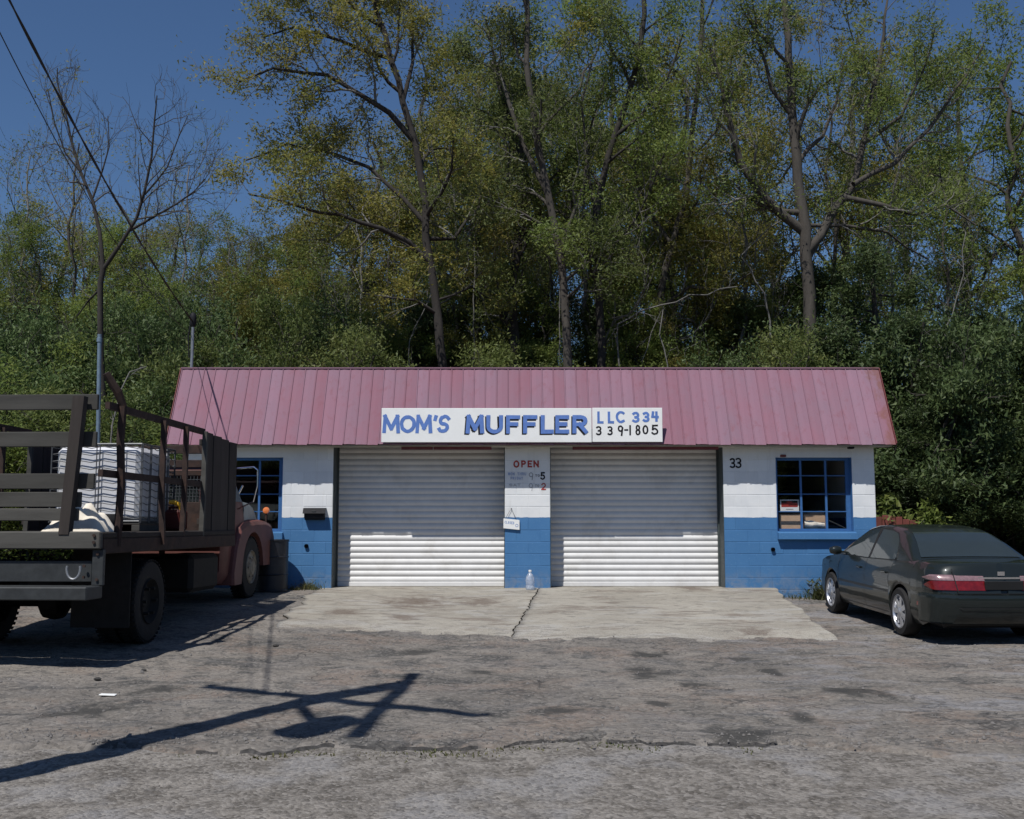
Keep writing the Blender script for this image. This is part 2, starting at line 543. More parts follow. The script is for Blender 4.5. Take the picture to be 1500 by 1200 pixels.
def clear_plastic():
    m, nt = new_mat('clear plastic'); t = NT(nt)
    b = t.n('BsdfPrincipled'); b.inputs['Base Color'].default_value = (.62, .67, .74, 1); b.inputs['Roughness'].default_value = .2
    tr = t.n('BsdfTransparent'); tr.inputs['Color'].default_value = (.86, .9, .95, 1)
    f = t.ramp(t.noise(30, t.pos((1, 1, .6)), 3, .6), .35, .65, .45, .75)
    mx = t.n('MixShader'); t.l(f, mx.inputs[0]); t.l(b.outputs[0], mx.inputs[1]); t.l(tr.outputs[0], mx.inputs[2])
    o = t.n('OutputMaterial'); t.l(mx.outputs[0], o.inputs['Surface'])
    return m
M['plastic'] = clear_plastic()
M['cardboard'] = mat('cardboard', (.52, .36, .24), .85, var=.12, scale=9, bump=.1)
M['paper'] = mat('paper', (.72, .66, .56), .85, var=.1, scale=9, bump=.1)
M['rubber'] = mat('tyre rubber', (.013, .0125, .0125), .85, var=.3, scale=15, bump=.2)
M['redwood'] = mat('red stained wood', (.16, .045, .035), .8, var=.25, scale=8, rnd=.2, stretch=(1, 1, .15))
M['oldwood'] = mat('weathered grey wood', (.062, .060, .054), .9, var=.3, scale=7, rnd=.2, stretch=(.12, 1, 1), bump=.3)
M['darkwood'] = mat('dark old wood', (.034, .028, .025), .9, var=.35, scale=7, rnd=.25, stretch=(1, 1, .12), bump=.3)
M['rust'] = mat('rusty steel', (.036, .022, .018), .85, .1, var=.45, scale=11, bump=.3, dirt=(.075, .035, .022), dirt_amt=.6)
M['darksteel'] = mat('dark chassis steel', (.011, .010, .009), .8, .1, var=.4, scale=10)
M['greysteel'] = mat('grey steel', (.040, .044, .046), .6, .3, var=.25, scale=10)
M['primer'] = mat('faded red truck paint', (.135, .050, .042), .6, var=.25, scale=4, bump=.1, dirt=(.07, .03, .025), dirt_amt=.6)
M['palehood'] = mat('faded pale truck paint', (.30, .33, .30), .55, var=.15, scale=5, bump=.08, dirt=(.14, .11, .09), dirt_amt=.5)
M['chrome'] = mat('chrome', (.75, .76, .78), .15, 1.0, var=.05, bump=0)
M['tan'] = mat('dusty wheel paint', (.26, .225, .17), .8, var=.35, scale=14, dirt=(.10, .05, .03), dirt_amt=.6)
M['amber'] = mat('amber lens', (.75, .22, .07), .25, var=.1, bump=0, spec=.6)
M['tote'] = mat('milky tank plastic', (.60, .61, .64), .4, var=.06, scale=3, bump=.05, dirt=(.42, .40, .30), dirt_amt=.45)
M['wire'] = mat('cage wire', (.10, .105, .11), .5, .5, var=.2)
M['yellow'] = mat('yellow plastic', (.75, .42, .03), .45, var=.1, bump=0)
M['redplastic'] = mat('dark red plastic', (.07, .010, .008), .45, var=.1, bump=0)
M['drum'] = mat('black drum paint', (.016, .018, .024), .45, .0, var=.3, scale=9, dirt=(.05, .04, .035), dirt_amt=.5)
M['carpaint'] = mat('grey green car paint', (.014, .0185, .018), .3, .10, var=.06, scale=3, bump=0, coat=.65, spec=.1)
M['cartrim'] = mat('black car trim', (.012, .012, .012), .45, var=.1, bump=0)
M['carglass'] = mat('tinted car glass', (.026, .034, .034), .04, 0, var=.05, bump=0, spec=.8)
M['alloy'] = mat('alloy wheel', (.58, .59, .62), .32, .75, var=.06, bump=0)
M['lampred'] = mat('red lamp lens', (.13, .007, .008), .2, var=.35, scale=20, bump=0, spec=.5, coat=.2)
M['lampclear'] = mat('clear lamp lens', (.24, .15, .16), .2, .2, var=.25, scale=30, bump=0, spec=.7)
M['bark'] = mat('grey brown bark', (.062, .055, .047), .95, var=.35, scale=3, bump=.5, dist=.02, stretch=(2, 2, .5))
M['barkpale'] = mat('pale bare branch bark', (.14, .135, .125), .95, var=.25, scale=3, bump=.4, dist=.02, stretch=(2, 2, .5))
M['barkdark'] = mat('dark bark', (.032, .028, .025), .95, var=.35, scale=3, bump=.5, dist=.02, stretch=(2, 2, .5))
M['polewood'] = mat('creosoted pole wood', (.08, .062, .048), .9, var=.3, scale=4, stretch=(2, 2, .2))
M['cable'] = mat('cable sheath', (.012, .012, .013), .6, var=.2, bump=0)
M['leaf_olive'] = leaf_mat('olive spring leaves', (0.225, 0.205, 0.045), (0.15, 0.175, 0.042), 0.45, 0.5, (0.27, 0.225, 0.06))
M['leaf_green'] = leaf_mat('fresh green leaves', (0.125, 0.185, 0.042), (0.18, 0.225, 0.055), 0.45, 0.5, (0.23, 0.26, 0.07))
M['leaf_mid'] = leaf_mat('mid green leaves', (0.098, 0.138, 0.04), (0.145, 0.172, 0.05), 0.42, 0.6, (0.195, 0.215, 0.065))
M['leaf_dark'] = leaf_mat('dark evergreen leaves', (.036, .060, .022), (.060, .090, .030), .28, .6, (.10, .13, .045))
M['leaf_under'] = leaf_mat('shrub leaves', (0.066, 0.108, 0.038), (0.096, 0.14, 0.048), 0.36, 0.7, (0.15, 0.195, 0.075))
M['grass'] = leaf_mat('grass blades', (.075, .095, .03), (.14, .125, .06), .3, 2.0)
M['pebble'] = mat('pebbles', (.135, .128, .122), .9, var=.4, scale=12, bump=.1)
M['darkstone'] = mat('dark stone', (.04, .038, .036), .9, var=.3, scale=20)

# ================================================================== GROUND
def axis_pts(dense0, dense1, step, far):
    a = list(np.arange(dense0, dense1 + 1e-6, step))
    lo, hi = [], []
    d = step
    x = dense0
    while x > -far:
        d *= 1.35; x -= d; lo.append(x)
    d = step; x = dense1
    while x < far:
        d *= 1.35; x += d; hi.append(x)
    return np.array(lo[::-1] + a + hi)

def sheet(name, X, Y, m, zoff=0.0, fn=None):
    gx, gy = np.meshgrid(X, Y)
    z = gz(gx, gy) + zoff
    if fn is not None: z = fn(gx, gy, z)
    V = np.stack([gx, gy, z], -1).reshape(-1, 3)
    ny, nx = gx.shape
    i = np.arange((ny - 1) * (nx - 1)); r = i // (nx - 1) * nx + i % (nx - 1)
    Fq = np.stack([r, r + 1, r + nx + 1, r + nx], 1)
    return V, Fq

def bumps(x, y):
    return .010 * np.sin(x * 5.1 + 1.7 * np.sin(y * 3.3)) * np.sin(y * 4.3 + 1.3 * np.cos(x * 2.9)) + .006 * np.sin(x * 13 + y * 7.7) * np.sin(y * 15 - x * 4.1)

XA = axis_pts(-10, 10, .12, 900)
YA = axis_pts(4, 24, .12, 1200)
V, Fq = sheet('ground', XA, YA, None, -.035, lambda x, y, z: z + 1.2 * bumps(x, y) * (np.abs(x) < 11) * (y < 24))
g = link('ground', fast_mesh('ground', V, Fq, M['ground'], True)); tag(g, 'bare earth and pale gravel ground around the repair shop', kind='structure')

# asphalt lot: a sheet with a ragged broken front edge
xs = np.concatenate([np.arange(-13, -3, .1), np.arange(-3, 3, .03), np.arange(3, 13.01, .1)])
edge = 7.95 + .16 * np.sin(xs * 1.1 + .5) + .07 * np.sin(xs * 3.7) + .025 * np.sin(xs * 9.1 + 1) + .015 * np.sin(xs * 23) + .012 * np.sin(xs * 51 + 2 * np.sin(xs * 5)) + rng.normal(0, .008, len(xs)) - .9 * np.clip((np.abs(xs + .2) - 2.6) / 4, 0, 1)
rows = []
tt = np.concatenate([[0], np.linspace(0, 1, 120) ** 1.15])
Vs = []
for k, q in enumerate(tt):
    y = edge + (18.92 - edge) * q
    z = gz(xs, y) + bumps(xs, y) - .004
    if k == 0: z = z - .03 - .02 * np.sin(xs * 2.3 + 1) - .02; y = y - .035
    if k in (1, 2): z = z - .012 * (2 - k) + .006 * np.sin(xs * 37)
    Vs.append(np.stack([xs, y, z], 1))
V = np.concatenate(Vs); nx = len(xs)
i = np.arange(len(Vs) - 1)[:, None] * nx + np.arange(nx - 1)[None, :]
i = i.ravel()
me_ = fast_mesh('asphalt', V, np.stack([i, i + 1, i + nx + 1, i + nx], 1), M['asphalt'], True)
me_.materials.append(M['tar'])
mi = np.zeros(len(i), np.int32)
lipx = xs[:-1]
mi[:nx - 1] = ((lipx > -2.2) & (lipx < 1.9) & (np.sin(lipx * 7.3) + np.sin(lipx * 17.1 + 1) > -.9)).astype(np.int32)
me_.polygons.foreach_set('material_index', mi)
g = link('asphalt', me_)
tag(g, 'worn stained asphalt lot with a broken front edge', kind='structure')

# concrete apron in two slabs with an open crack between them
cr_px = [(790, 859), (785, 872), (779, 884), (776, 895), (768, 906), (763, 916), (752, 926), (748, 938)]
def apron_z(x, y):
    q = np.clip((y - 14.0) / 4.9, 0, 1)
    return gz(x, 14.0) + .03 + (.435 - gz(x, 14.0) - .03) * (q ** 1.05)
crX = np.interp(np.linspace(0, 1, 60), np.linspace(0, 1, 8), [P(px, py, 18.9 - 4.9 * i / 7).x for i, (px, py) in enumerate(cr_px)])
crX = crX + rng.normal(0, .012, 60)
def slab(side):
    n, m = 60, 46
    Vt = []; 
    for a in range(n):
        q = a / (n - 1)
        y = 18.92 - q * 4.92
        lx = -3.36 + .30 * q + .05 * math.sin(q * 17) + .04 * math.sin(q * 41); rx = 4.50 - .36 * q + .03 * math.sin(q * 14 + 1) + .02 * math.sin(q * 43)
        cx = crX[a]
        w = .006 + .006 * math.sin(a * .9) ** 2
        x0, x1 = (lx, cx - w) if side == 'l' else (cx + w, rx)
        xx = np.linspace(x0, x1, m)
        yy = np.full(m, y)
        if q > .9:
            rag = .10 * np.sin(xx * 3.1) + .05 * np.sin(xx * 11) + .035 * np.sin(xx * 27 + 1) + .02 * np.sin(xx * 61)
            yy = yy - rag * (q - .9) / .1
        zz = apron_z(xx, np.full(m, y)) + .4 * bumps(xx, yy)
        # worn front lip sinks to asphalt level
        if q > .86: zz = zz - .055 * (q - .86) / .14
        Vt.append(np.stack([xx, yy, zz], 1))
    T = np.concatenate(Vt)
    i = (np.arange(n - 1)[:, None] * m + np.arange(m - 1)[None]).ravel()
    Fq = [np.stack([i, i + 1, i + m + 1, i + m], 1)]
    # skirts
    ring = list(range(m)) + [r * m + m - 1 for r in range(1, n)] + [(n - 1) * m + c for c in range(m - 2, -1, -1)] + [r * m for r in range(n - 2, 0, -1)]
    B = T[ring] - np.array([0, 0, .22])
    b0 = len(T); k = len(ring)
    sk = [(ring[j], ring[(j + 1) % k], b0 + (j + 1) % k, b0 + j) for j in range(k)]
    Fq.append(np.array(sk))
    return np.concatenate([T, B]), np.concatenate(Fq)
ap = link('apron', None); tag(ap, 'cracked concrete apron in front of the roller doors', kind='structure')
for s_ in 'lr':
    V, Fq = slab(s_)
    me = fast_mesh('slab', V, Fq, M['concrete'], False)
    link('slab', me, ap)

# ================================================================== BUILDING
WY = 18.9
shop_x = P(775, 800, WY).x
BASE = Vector((shop_x, WY, .40))
shop = thing('repair_shop', 'low block repair shop in blue and white paint under a faded red metal roof', 'building', BASE)
def W(px, py=750, Y=WY): return P(px, py, Y)
xL, xR = W(272).x, W(1283).x
dL0, dL1, dR0, dR1 = W(487).x, W(739.5).x, W(806).x, W(1060.5).x
wR = (W(1138).x, W(1250).x, W(0, 778).z, W(0, 670).z)
wLx1 = W(413).x
wL = (wLx1 - (wR[1] - wR[0]), wLx1, wR[2], wR[3])
TOPZ = 3.3
core = MB()
CY0, CY1 = WY + .003, WY + .20
def core_wall(x0, x1, z0, z1): core.box(x0, x1, CY0, CY1, z0, z1)
for (a, b, w) in ((xL, dL0, wL), (dL1, dR0, None), (dR1, xR, wR)):
    if w is None: core_wall(a, b, .1, TOPZ)
    else:
        core_wall(a, w[0], .1, TOPZ); core_wall(w[1], b, .1, TOPZ)
        core_wall(w[0], w[1], .1, w[2]); core_wall(w[0], w[1], w[3], TOPZ)
HEAD = 3.02
core_wall(dL0, dL1, HEAD, TOPZ); core_wall(dR0, dR1, HEAD, TOPZ)
# rest of the shell
BD = WY + 8.0
core.box(xL, xL + .2, CY1, BD, .1, TOPZ); core.box(xR - .2, xR, CY1, BD, .1, TOPZ)
core.box(xL, xL + .2, 19.37, BD, TOPZ + .001, 4.05); core.box(xR - .2, xR, 19.37, BD, TOPZ + .001, 4.05)
core.box(xL + .2, xR - .2, BD - .2, BD, .1, 4.05)
core.box(xL + .2, xR - .2, 19.37, 19.52, TOPZ + .002, 4.05)
wall = core.build('wall', M['wall'], shop, off=BASE)

# painted blocks, one object each, sharing meshes by width
blk = {}
H = .2032
def block_mesh(w):
    k = round(w, 2)
    if k not in blk:
        blk[k] = MB().cbox(0, k - .008, 0, .05, 0, H - .008, .004).mesh('block', M['wall'])
    return blk[k]
def lay(x0, x1, win, row0):
    z = .205
    r = row0
    while z < 3.15:
        segs = [(x0, x1)]
        if win and z + H > win[2] + .01 and z < win[3] - .01:
            segs = [(x0, win[0]), (win[1], x1)]
        for (a, b) in segs:
            xs_ = []
            st = x0 + (0 if r % 2 == 0 else -.2032)
            while st < b:
                p, q = max(st, a), min(st + .4064, b)
                if q - p > .035: xs_.append([p, q])
                st += .4064
            for p, q in xs_:
                zz = z; 
                o = link('block', block_mesh(q - p), wall)
                o.location = (p + .004 - BASE.x, -.0 + random.uniform(-.0015, .0015), zz - BASE.z)
        z += H; r += 1
lay(xL, dL0, wL, 0); lay(dL1, dR0, None, 0); lay(dR1, xR, wR, 1)

inside = MB()
inside.box(xL + .21, xR - .21, CY1 + .1, BD - .21, .38, .42)
inside.box(xL + .21, xR - .21, CY1 + .4, BD - .21, 3.05, 3.12)
inside.box(dL0 - .4, dL0 - .3, CY1 + .1, BD - .21, .42, 3.05)
inside.box(dR1 + .3, dR1 + .4, CY1 + .1, BD - .21, .42, 3.05)
inside.build('interior', M['inside'], shop, off=BASE)
# shelves seen dimly inside
sh = MB()
for k in range(4): sh.box(wR[0] + .1, wR[1] + .6, WY + 2.6, WY + 3.0, .9 + k * .42, .93 + k * .42)
for xx in (wR[0] + .1, wR[1] + .55): sh.box(xx, xx + .05, WY + 2.6, WY + 3.0, .42, 2.5)
sh.build('shelf', M['greysteel'], shop, off=BASE)

# ---- roller doors
DY = WY + .47
prof_n = 7
def slat_mesh(w, h):
    pr = []
    for k in range(prof_n):
        a = k / (prof_n - 1)
        pr.append((-.017 * math.sin(math.pi * min(1, a * 1.12)) if a < .9 else .006, a * h))
    pts = [[(0, y, z) for (y, z) in pr], [(w, y, z) for (y, z) in pr]]
    m = MB().grid(pts)
    return m.mesh('slat', M['door'], 50)
def roller_door(x0, x1, label):
    z0, z1 = .435, 3.10
    n = 25; h = (z1 - z0 - .07) / n
    sm = slat_mesh(x1 - x0 + .10, h)
    bar = MB().cbox(x0 - .05 - BASE.x, x1 + .05 - BASE.x, DY - .02 - BASE.y, DY + .02 - BASE.y, z0 - BASE.z, z0 + .075 - BASE.z, .006)
    d = bar.build('roller_door', M['door'], shop)
    for k in range(n):
        o = link('slat', sm, d)
        o.location = (x0 - .05 - BASE.x, DY - BASE.y + .008, z0 + .07 + k * h - BASE.z)
    for (xa, s) in ((x0, 1), (x1, -1)):
        fr = MB()
        gw = .038 if (xa in (dL0, dR1)) else .014
        a, b = sorted((xa - s * .002, xa + s * gw))
        fr.box(a - BASE.x, b - BASE.x, DY - .09 - BASE.y, DY - .03 - BASE.y, .36 - BASE.z, 3.05 - BASE.z)
        a2, b2 = sorted((xa - s * .003, xa + s * .012))
        fr.build('guide_rail', M['jamb'], d)
        fr = MB().box(a2 - BASE.x, b2 - BASE.x, WY + .01 - BASE.y, DY - .092 - BASE.y, .36 - BASE.z, 3.05 - BASE.z)
        fr.build('jamb_lining', M['jamb'], d)
    back = MB().box(x0 - .1 - BASE.x, x1 + .1 - BASE.x, DY + .05 - BASE.y, DY + .07 - BASE.y, .40 - BASE.z, 3.1 - BASE.z)
    back.build('door_backing', M['inside'], d)
    return d
roller_door(dL0, dL1, ''); roller_door(dR0, dR1, '')
# floor strip under the doors (threshold)
th = MB()
for a, b in ((dL0, dL1), (dR0, dR1)): th.box(a, b, WY + .018, DY + .3, .25, .432)
th.build('threshold', M['concrete'], shop, off=BASE)

# ---- mansard roof
RB, RT = WY - .35, 19.3
zb, zt = P(775, 651, RB).z, P(775, 541, RT).z
rx0, rx1 = P(243, 648, RB).x, P(1312, 648, RB).x
roof_m = MB()
sl = [(RB + .02, zb), (RT + .0, zt), (RT + .06, zt), (RT + .06, zb - .0)]
roof_m.prism([(RB + .04, zb + .01), (RT + .03, zt - .02), (RT + .06, zt - .02), (RT + .06, 3.34), (WY - .02, zb + .012)], 'x', rx0 + .03 - BASE.x, rx1 - .03 - BASE.x)
roof_m.v = [(p[0], p[1] - BASE.y, p[2] - BASE.z) for p in roof_m.v]
roof_m.box(xL - BASE.x, xR - BASE.x, RT + .07 - BASE.y, BD + .1 - BASE.y, 4.052 - BASE.z, 4.14 - BASE.z)
roof = roof_m.build('roof', M['redtrim'], shop)
NP = 62
pw = (rx1 - rx0) / NP
sd = Vector((0, RT - RB, zt - zb)); slen = sd.length; sdn = sd.normalized(); nrm = Vector((0, -sdn.z, sdn.y))
def panel_mesh(w, over):
    # profile across: raised seam rib then slightly dished pan
    pr = [(0, 0), (.005, .016), (.018, .016), (.024, .002), (w * .5, .008), (w - .004, .002), (w, 0)]
    rows = []
    for t_ in (-over, slen):
        rows.append([tuple(Vector((x, 0, 0)) + sdn * t_ + nrm * (h + .004)) for (x, h) in pr])
    m = MB().grid(rows)
    # lower lip gives the sheet a visible thickness
    low = rows[0]; lip = [tuple(Vector(p) - nrm * .010) for p in low]
    m.add(low + lip, [(i, i + 1, len(low) + i + 1, len(low) + i) for i in range(len(low) - 1)])
    return m.mesh('roof_panel', M['roof'])
pms = [panel_mesh(pw, o) for o in (.0, .008, .015)]
for k in range(NP):
    o = link('roof_panel', pms[k * 7 % 3], roof)
    o.location = (rx0 + k * pw - BASE.x, RB - BASE.y, zb - BASE.z)
tr = MB()
tr.box(rx0 - .005, rx1 + .005, RT - .03, RT + .10, zt + .008, zt + .03)
tr.build('ridge_cap', M['roof'], roof, off=BASE)
for xx in (rx0 - .012, rx1 + .002):
    e = MB(); a = Vector((xx, RB, zb)); b = a + sd
    e.bar(a + nrm * .006 + Vector((.005, 0, 0)), b + nrm * .006 + Vector((.005, 0, 0)), .012, .07, up=nrm)
    e.build('edge_trim', M['redtrim'], roof, off=BASE)
so = MB(); so.box(rx0 + .04, rx1 - .04, RB + .05, WY - .003, zb - .03, zb - .004)
so.build('soffit', M['soffit'], roof, off=BASE)
ft = MB()
for a, b in ((595, 640), (640, 722), (835, 1040)):
    ft.box(P(a, 0, RB + .1).x, P(b, 0, RB + .1).x - .01, RB + .10, RB + .13, zb - .085, zb - .034)
ft.build('header_trim', M['redtrim'], roof, off=BASE)

# ---- windows
def window(w, rows_px, px_cols, label=None):
    x0, x1, z0, z1 = w
    FY = WY + .11
    B = BASE
    fr = MB()
    t_ = .05
    def bx(mb, a, b, c, d, y0=FY, y1=FY + .05): mb.box(a - B.x, b - B.x, y0 - B.y, y1 - B.y, c - B.z, d - B.z)
    bx(fr, x0 + .002, x0 + t_, z0 + .002, z1 - .002); bx(fr, x1 - .085, x1 - .002, z0 + .002, z1 - .002)
    bx(fr, x0 + t_, x1 - .085, z0 + .002, z0 + t_ * .8); bx(fr, x0 + t_, x1 - .085, z1 - t_, z1 - .002)
    # painted reveal lining
    bx(fr, x1 - .012, x1 - .003, z0 + .002, z1 - .003, WY + .012, FY - .001)
    bx(fr, x0 + .003, x0 + .012, z0 + .002, z1 - .003, WY + .012, FY - .001)
    f = fr.build('window', M['blue'], shop)
    cols = [x0 + t_] + px_cols + [x1 - .085]
    rws = [z0 + t_ * .8] + rows_px + [z1 - t_]
    for c in px_cols:
        mu = MB(); bx(mu, c - .018, c + .018, z0 + .04, z1 - t_ - .001, FY + .004, FY + .04)
        mu.build('mullion', M['blue'], f)
    for i in range(len(cols) - 1):
        for j in range(len(rws) - 1):
            a = cols[i] + (.018 if i else 0); b = cols[i + 1] - (.018 if i < len(cols) - 2 else 0)
            if j < len(rws) - 2:
                gb = MB(); bx(gb, a, b, rws[j + 1] - .008, rws[j + 1] + .008, FY + .008, FY + .036)
                gb.build('glazing_bar', M['blue'], f)
            pn = MB(); bx(pn, a, b, rws[j] + (.0112 if j else 0), rws[j + 1] - (.0112 if j < len(rws) - 2 else 0), FY + .020, FY + .024)
            pn.build('pane', M['glass'], f)
    sl_ = MB()
    sl_.add([(x0 - .0 - B.x, -.095, z0 - .035 - B.z), (x1 + .03 - B.x, -.095, z0 - .035 - B.z), (x1 + .03 - B.x, .11, z0 + .0 - B.z), (x0 - B.x, .11, z0 - B.z),
             (x0 - B.x, -.095, z0 - .14 - B.z), (x1 + .03 - B.x, -.095, z0 - .14 - B.z), (x1 + .03 - B.x, .0, z0 - .14 - B.z), (x0 - B.x, .0, z0 - .14 - B.z)],
            [(0, 1, 2, 3), (0, 4, 5, 1), (1, 5, 6, 2), (0, 3, 7, 4), (4, 7, 6, 5)])
    sl_.build('sill', M['wall'], f)
    return f
def zrow(py): return P(1190, py, WY + .13).z
rowz = [zrow(749.5), zrow(724), zrow(697)]
cR = [P(1173, 720, WY + .13).x, P(1209.7, 720, WY + .13).x]
window(wR, rowz, cR)
window(wL, rowz, [c - wR[0] + wL[0] for c in cR])
# hand painted window lintel stain lump above right window
lm = MB(); p = P(1147, 668, WY); lm.cbox(p.x - .05, p.x + .05, WY - .03, WY + .02, p.z - .02, p.z + .02, .01)
lm.build('hook', M['redtrim'], shop, off=BASE)
lm = MB(); p = P(1247, 655, WY - .2); lm.cbox(p.x - .05, p.x + .05, WY - .22, WY - .12, p.z - .03, p.z + .03, .01)
lm.build('eave_lamp', M['black'], shop, off=BASE)
# stub pipes through the wall
for (px, py) in ((449, 800), (1132, 805)):
    p = P(px, py, WY)
    q = MB().lathe([(.035, 0), (.035, .05), (.026, .05), (.026, .01)], 12, 'y', (p.x, WY - .04, p.z), caps=False)
    q.add([(p.x - .03, WY - .005, p.z - .03), (p.x + .03, WY - .005, p.z - .03), (p.x + .03, WY - .005, p.z + .03), (p.x - .03, WY - .005, p.z + .03)], [(0, 1, 2, 3)])
    q.build('pipe_stub', M['black'], shop, off=BASE)

# ---- brush lettering
def arc(cx, cy, rx, ry, a0, a1, n=10):
    return [(cx + rx * math.cos(R(a0 + (a1 - a0) * i / n)), cy + ry * math.sin(R(a0 + (a1 - a0) * i / n))) for i in range(n + 1)]
GL = {
 'M': [[(0, 0), (.06, 1)], [(.06, 1), (.5, .2)], [(.5, .2), (.94, 1)], [(.94, 1), (1, 0)]],
 'O': [arc(.5, .5, .5, .5, 90, 450, 20)],
 "'": [[(.6, 1), (.3, .72)]],
 'S': [arc(.5, .75, .48, .25, 25, 250, 10) + arc(.5, .25, .5, .25, 100, -150, 10)],
 'U': [[(0, 1), (0, .36)] + arc(.5, .36, .5, .36, 180, 360, 10) + [(1, 1)]],
 'F': [[(0, 0), (0, 1)], [(0, 1), (1, 1)], [(0, .52), (.82, .52)]],
 'L': [[(0, 1), (0, 0)], [(0, 0), (1, 0)]],
 'E': [[(0, 0), (0, 1)], [(0, 1), (1, 1)], [(0, .52), (.82, .52)], [(0, 0), (1, 0)]],
 'R': [[(0, 0), (0, 1)], [(0, 1), (.6, 1)] + arc(.6, .75, .38, .25, 90, -90, 8) + [(0, .5)], [(.45, .5), (1, 0)]],
 'C': [arc(.55, .5, .55, .5, 50, 310, 14)],
 '3': [arc(.4, .75, .55, .25, 140, -90, 9), arc(.4, .25, .6, .25, 90, -140, 9)],
 '4': [[(.75, 0), (.75, 1)], [(.1, 1), (.0, .5)], [(.0, .5), (1, .46)]],
 '9': [arc(.45, .72, .45, .28, 0, 360, 14), [(.9, .8), (.72, 0)]],
 '-': [[(0, .5), (1, .5)]],
 '1': [[(.5, 0), (.5, 1)]],
 '8': [arc(.5, .75, .42, .25, 0, 360, 14), arc(.5, .25, .5, .25, 0, 360, 14)],
 '0': [arc(.5, .5, .5, .5, 90, 450, 18)],
 '5': [[(.9, 1), (.1, 1)], [(.1, 1), (.06, .55)], [(.06, .55)] + arc(.42, .32, .55, .32, 110, -150, 10)],
 'P': [[(0, 0), (0, 1)], [(0, 1), (.6, 1)] + arc(.6, .74, .4, .26, 90, -90, 8) + [(0, .48)]],
 'N': [[(0, 0), (0, 1)], [(0, 1), (1, 0)], [(1, 0), (1, 1)]],
 'T': [[(0, 1), (1, 1)], [(.5, 1), (.5, 0)]],
 '2': [arc(.5, .72, .48, .28, 160, -40, 9) + [(0, 0)], [(0, 0), (1, 0)]],
 'H': [[(0, 0), (0, 1)], [(1, 0), (1, 1)], [(0, .5), (1, .5)]],
 'I': [[(.5, 0), (.5, 1)]],
 'A': [[(0, 0), (.5, 1)], [(.5, 1), (1, 0)], [(.2, .35), (.8, .35)]],
 'D': [[(0, 0), (0, 1)], [(0, 1), (.4, 1)] + arc(.4, .5, .6, .5, 90, -90, 10) + [(0, 0)]],
 'Y': [[(0, 1), (.5, .5)], [(1, 1), (.5, .5)], [(.5, .5), (.5, 0)]],
}
lrng = random.Random(3)
def glyph(mb, ch, x0, x1, z0, z1, w, y, depth=.002, slant=0.0, jit=.012):
    hw = w / 2
    ax0, ax1, az0, az1 = x0 + hw, x1 - hw, z0 + hw, z1 - hw
    for si, st in enumerate(GL[ch]):
        pts = []
        for (u, v) in st:
            u += lrng.uniform(-jit, jit); v += lrng.uniform(-jit, jit)
            pts.append((ax0 + (ax1 - ax0) * (u + slant * (v - .5)), az0 + (az1 - az0) * v))
        if ch not in 'O08' or True:
            # extend ends by half a stroke so corners close
            def ext(a, b):
                d = math.hypot(a[0] - b[0], a[1] - b[1]) or 1
                return (a[0] + (a[0] - b[0]) / d * hw * .96, a[1] + (a[1] - b[1]) / d * hw * .96)
            e0, e1 = ext(pts[0], pts[1]), ext(pts[-1], pts[-2])
            pts[0] = e0; pts[-1] = e1
        L = []; Rr = []
        n = len(pts)
        for i in range(n):
            a = pts[max(i - 1, 0)]; b = pts[min(i + 1, n - 1)]
            dx, dz = b[0] - a[0], b[1] - a[1]; d = math.hypot(dx, dz) or 1
            h = hw * (1 + lrng.uniform(-.07, .07))
            L.append((pts[i][0] - dz / d * h, pts[i][1] + dx / d * h)); Rr.append((pts[i][0] + dz / d * h, pts[i][1] - dx / d * h))
        yy = y - si * .0004 - depth
        V = [(p[0], yy - i * .00003, p[1]) for i, p in enumerate(L)] + [(p[0], yy - i * .00003, p[1]) for i, p in enumerate(Rr)] + [(p[0], y, p[1]) for p in L] + [(p[0], y, p[1]) for p in Rr]
        Fc = []
        for i in range(n - 1):
            Fc += [(i, i + 1, n + i + 1, n + i), (i, 2 * n + i, 2 * n + i + 1, i + 1), (n + i, n + i + 1, 3 * n + i + 1, 3 * n + i)]
        Fc += [(0, n, 3 * n, 2 * n), (n - 1, 3 * n - 1, 4 * n - 1, 2 * n - 1)]
        mb.add(V, Fc)

def word(items, m, y, w, parent, off, dx=0, dz=0, depth=.002, jit=.012, name='lettering'):
    mb = MB()
    for it in items:
        ch, x0, x1, y0, y1 = it[:5]; s_ = it[5] if len(it) > 5 else 0
        a = P(x0, y1, y); b = P(x1, y0, y)
        glyph(mb, ch, a.x + dx, b.x + dx, a.z + dz, b.z + dz, w, y, depth, s_, jit)
    return mb.build(name, m, parent, off=off)

# ---- the big sign board
SYP = RB - .07
sg0 = P(558.5, 648, SYP)
sign = thing('shop_sign', 'long white hand lettered sign board fixed across the red roof edge', 'sign', sg0)
def sg_box(px0, px1, py0, py1, y0, y1):
    a = P(px0, py1, y0); b = P(px1, py0, y0)
    return MB().cbox(a.x, b.x, y0, y1, a.z, b.z, .004)
sg_box(558.5, 866.5, 598, 648, SYP, SYP + .03).build('sign_panel', M['board'], sign, off=sg0)
sg_box(868, 970, 597.5, 647.5, SYP + .004, SYP + .034).build('sign_panel', M['board'], sign, off=sg0)
br = MB()
for px in (580, 700, 800, 940):
    x = P(px, 600, SYP).x
    br.box(x - .02, x + .02, SYP + .036, RB + .25, zb + .28, zb + .32); br.box(x - .02, x + .02, SYP + .036, RB + .02, zb + .06, zb + .10)
br.build('bracket', M['jamb'], sign, off=sg0)
yl = SYP - .0005
def z3(x, y): return (540 + x / 3.261, 580 + y / 3.261)
def it3(ch, x0, x1, y0, y1, s=0):
    a = z3(x0, y0); b = z3(x1, y1); return (ch, a[0], b[0], a[1], b[1], s)
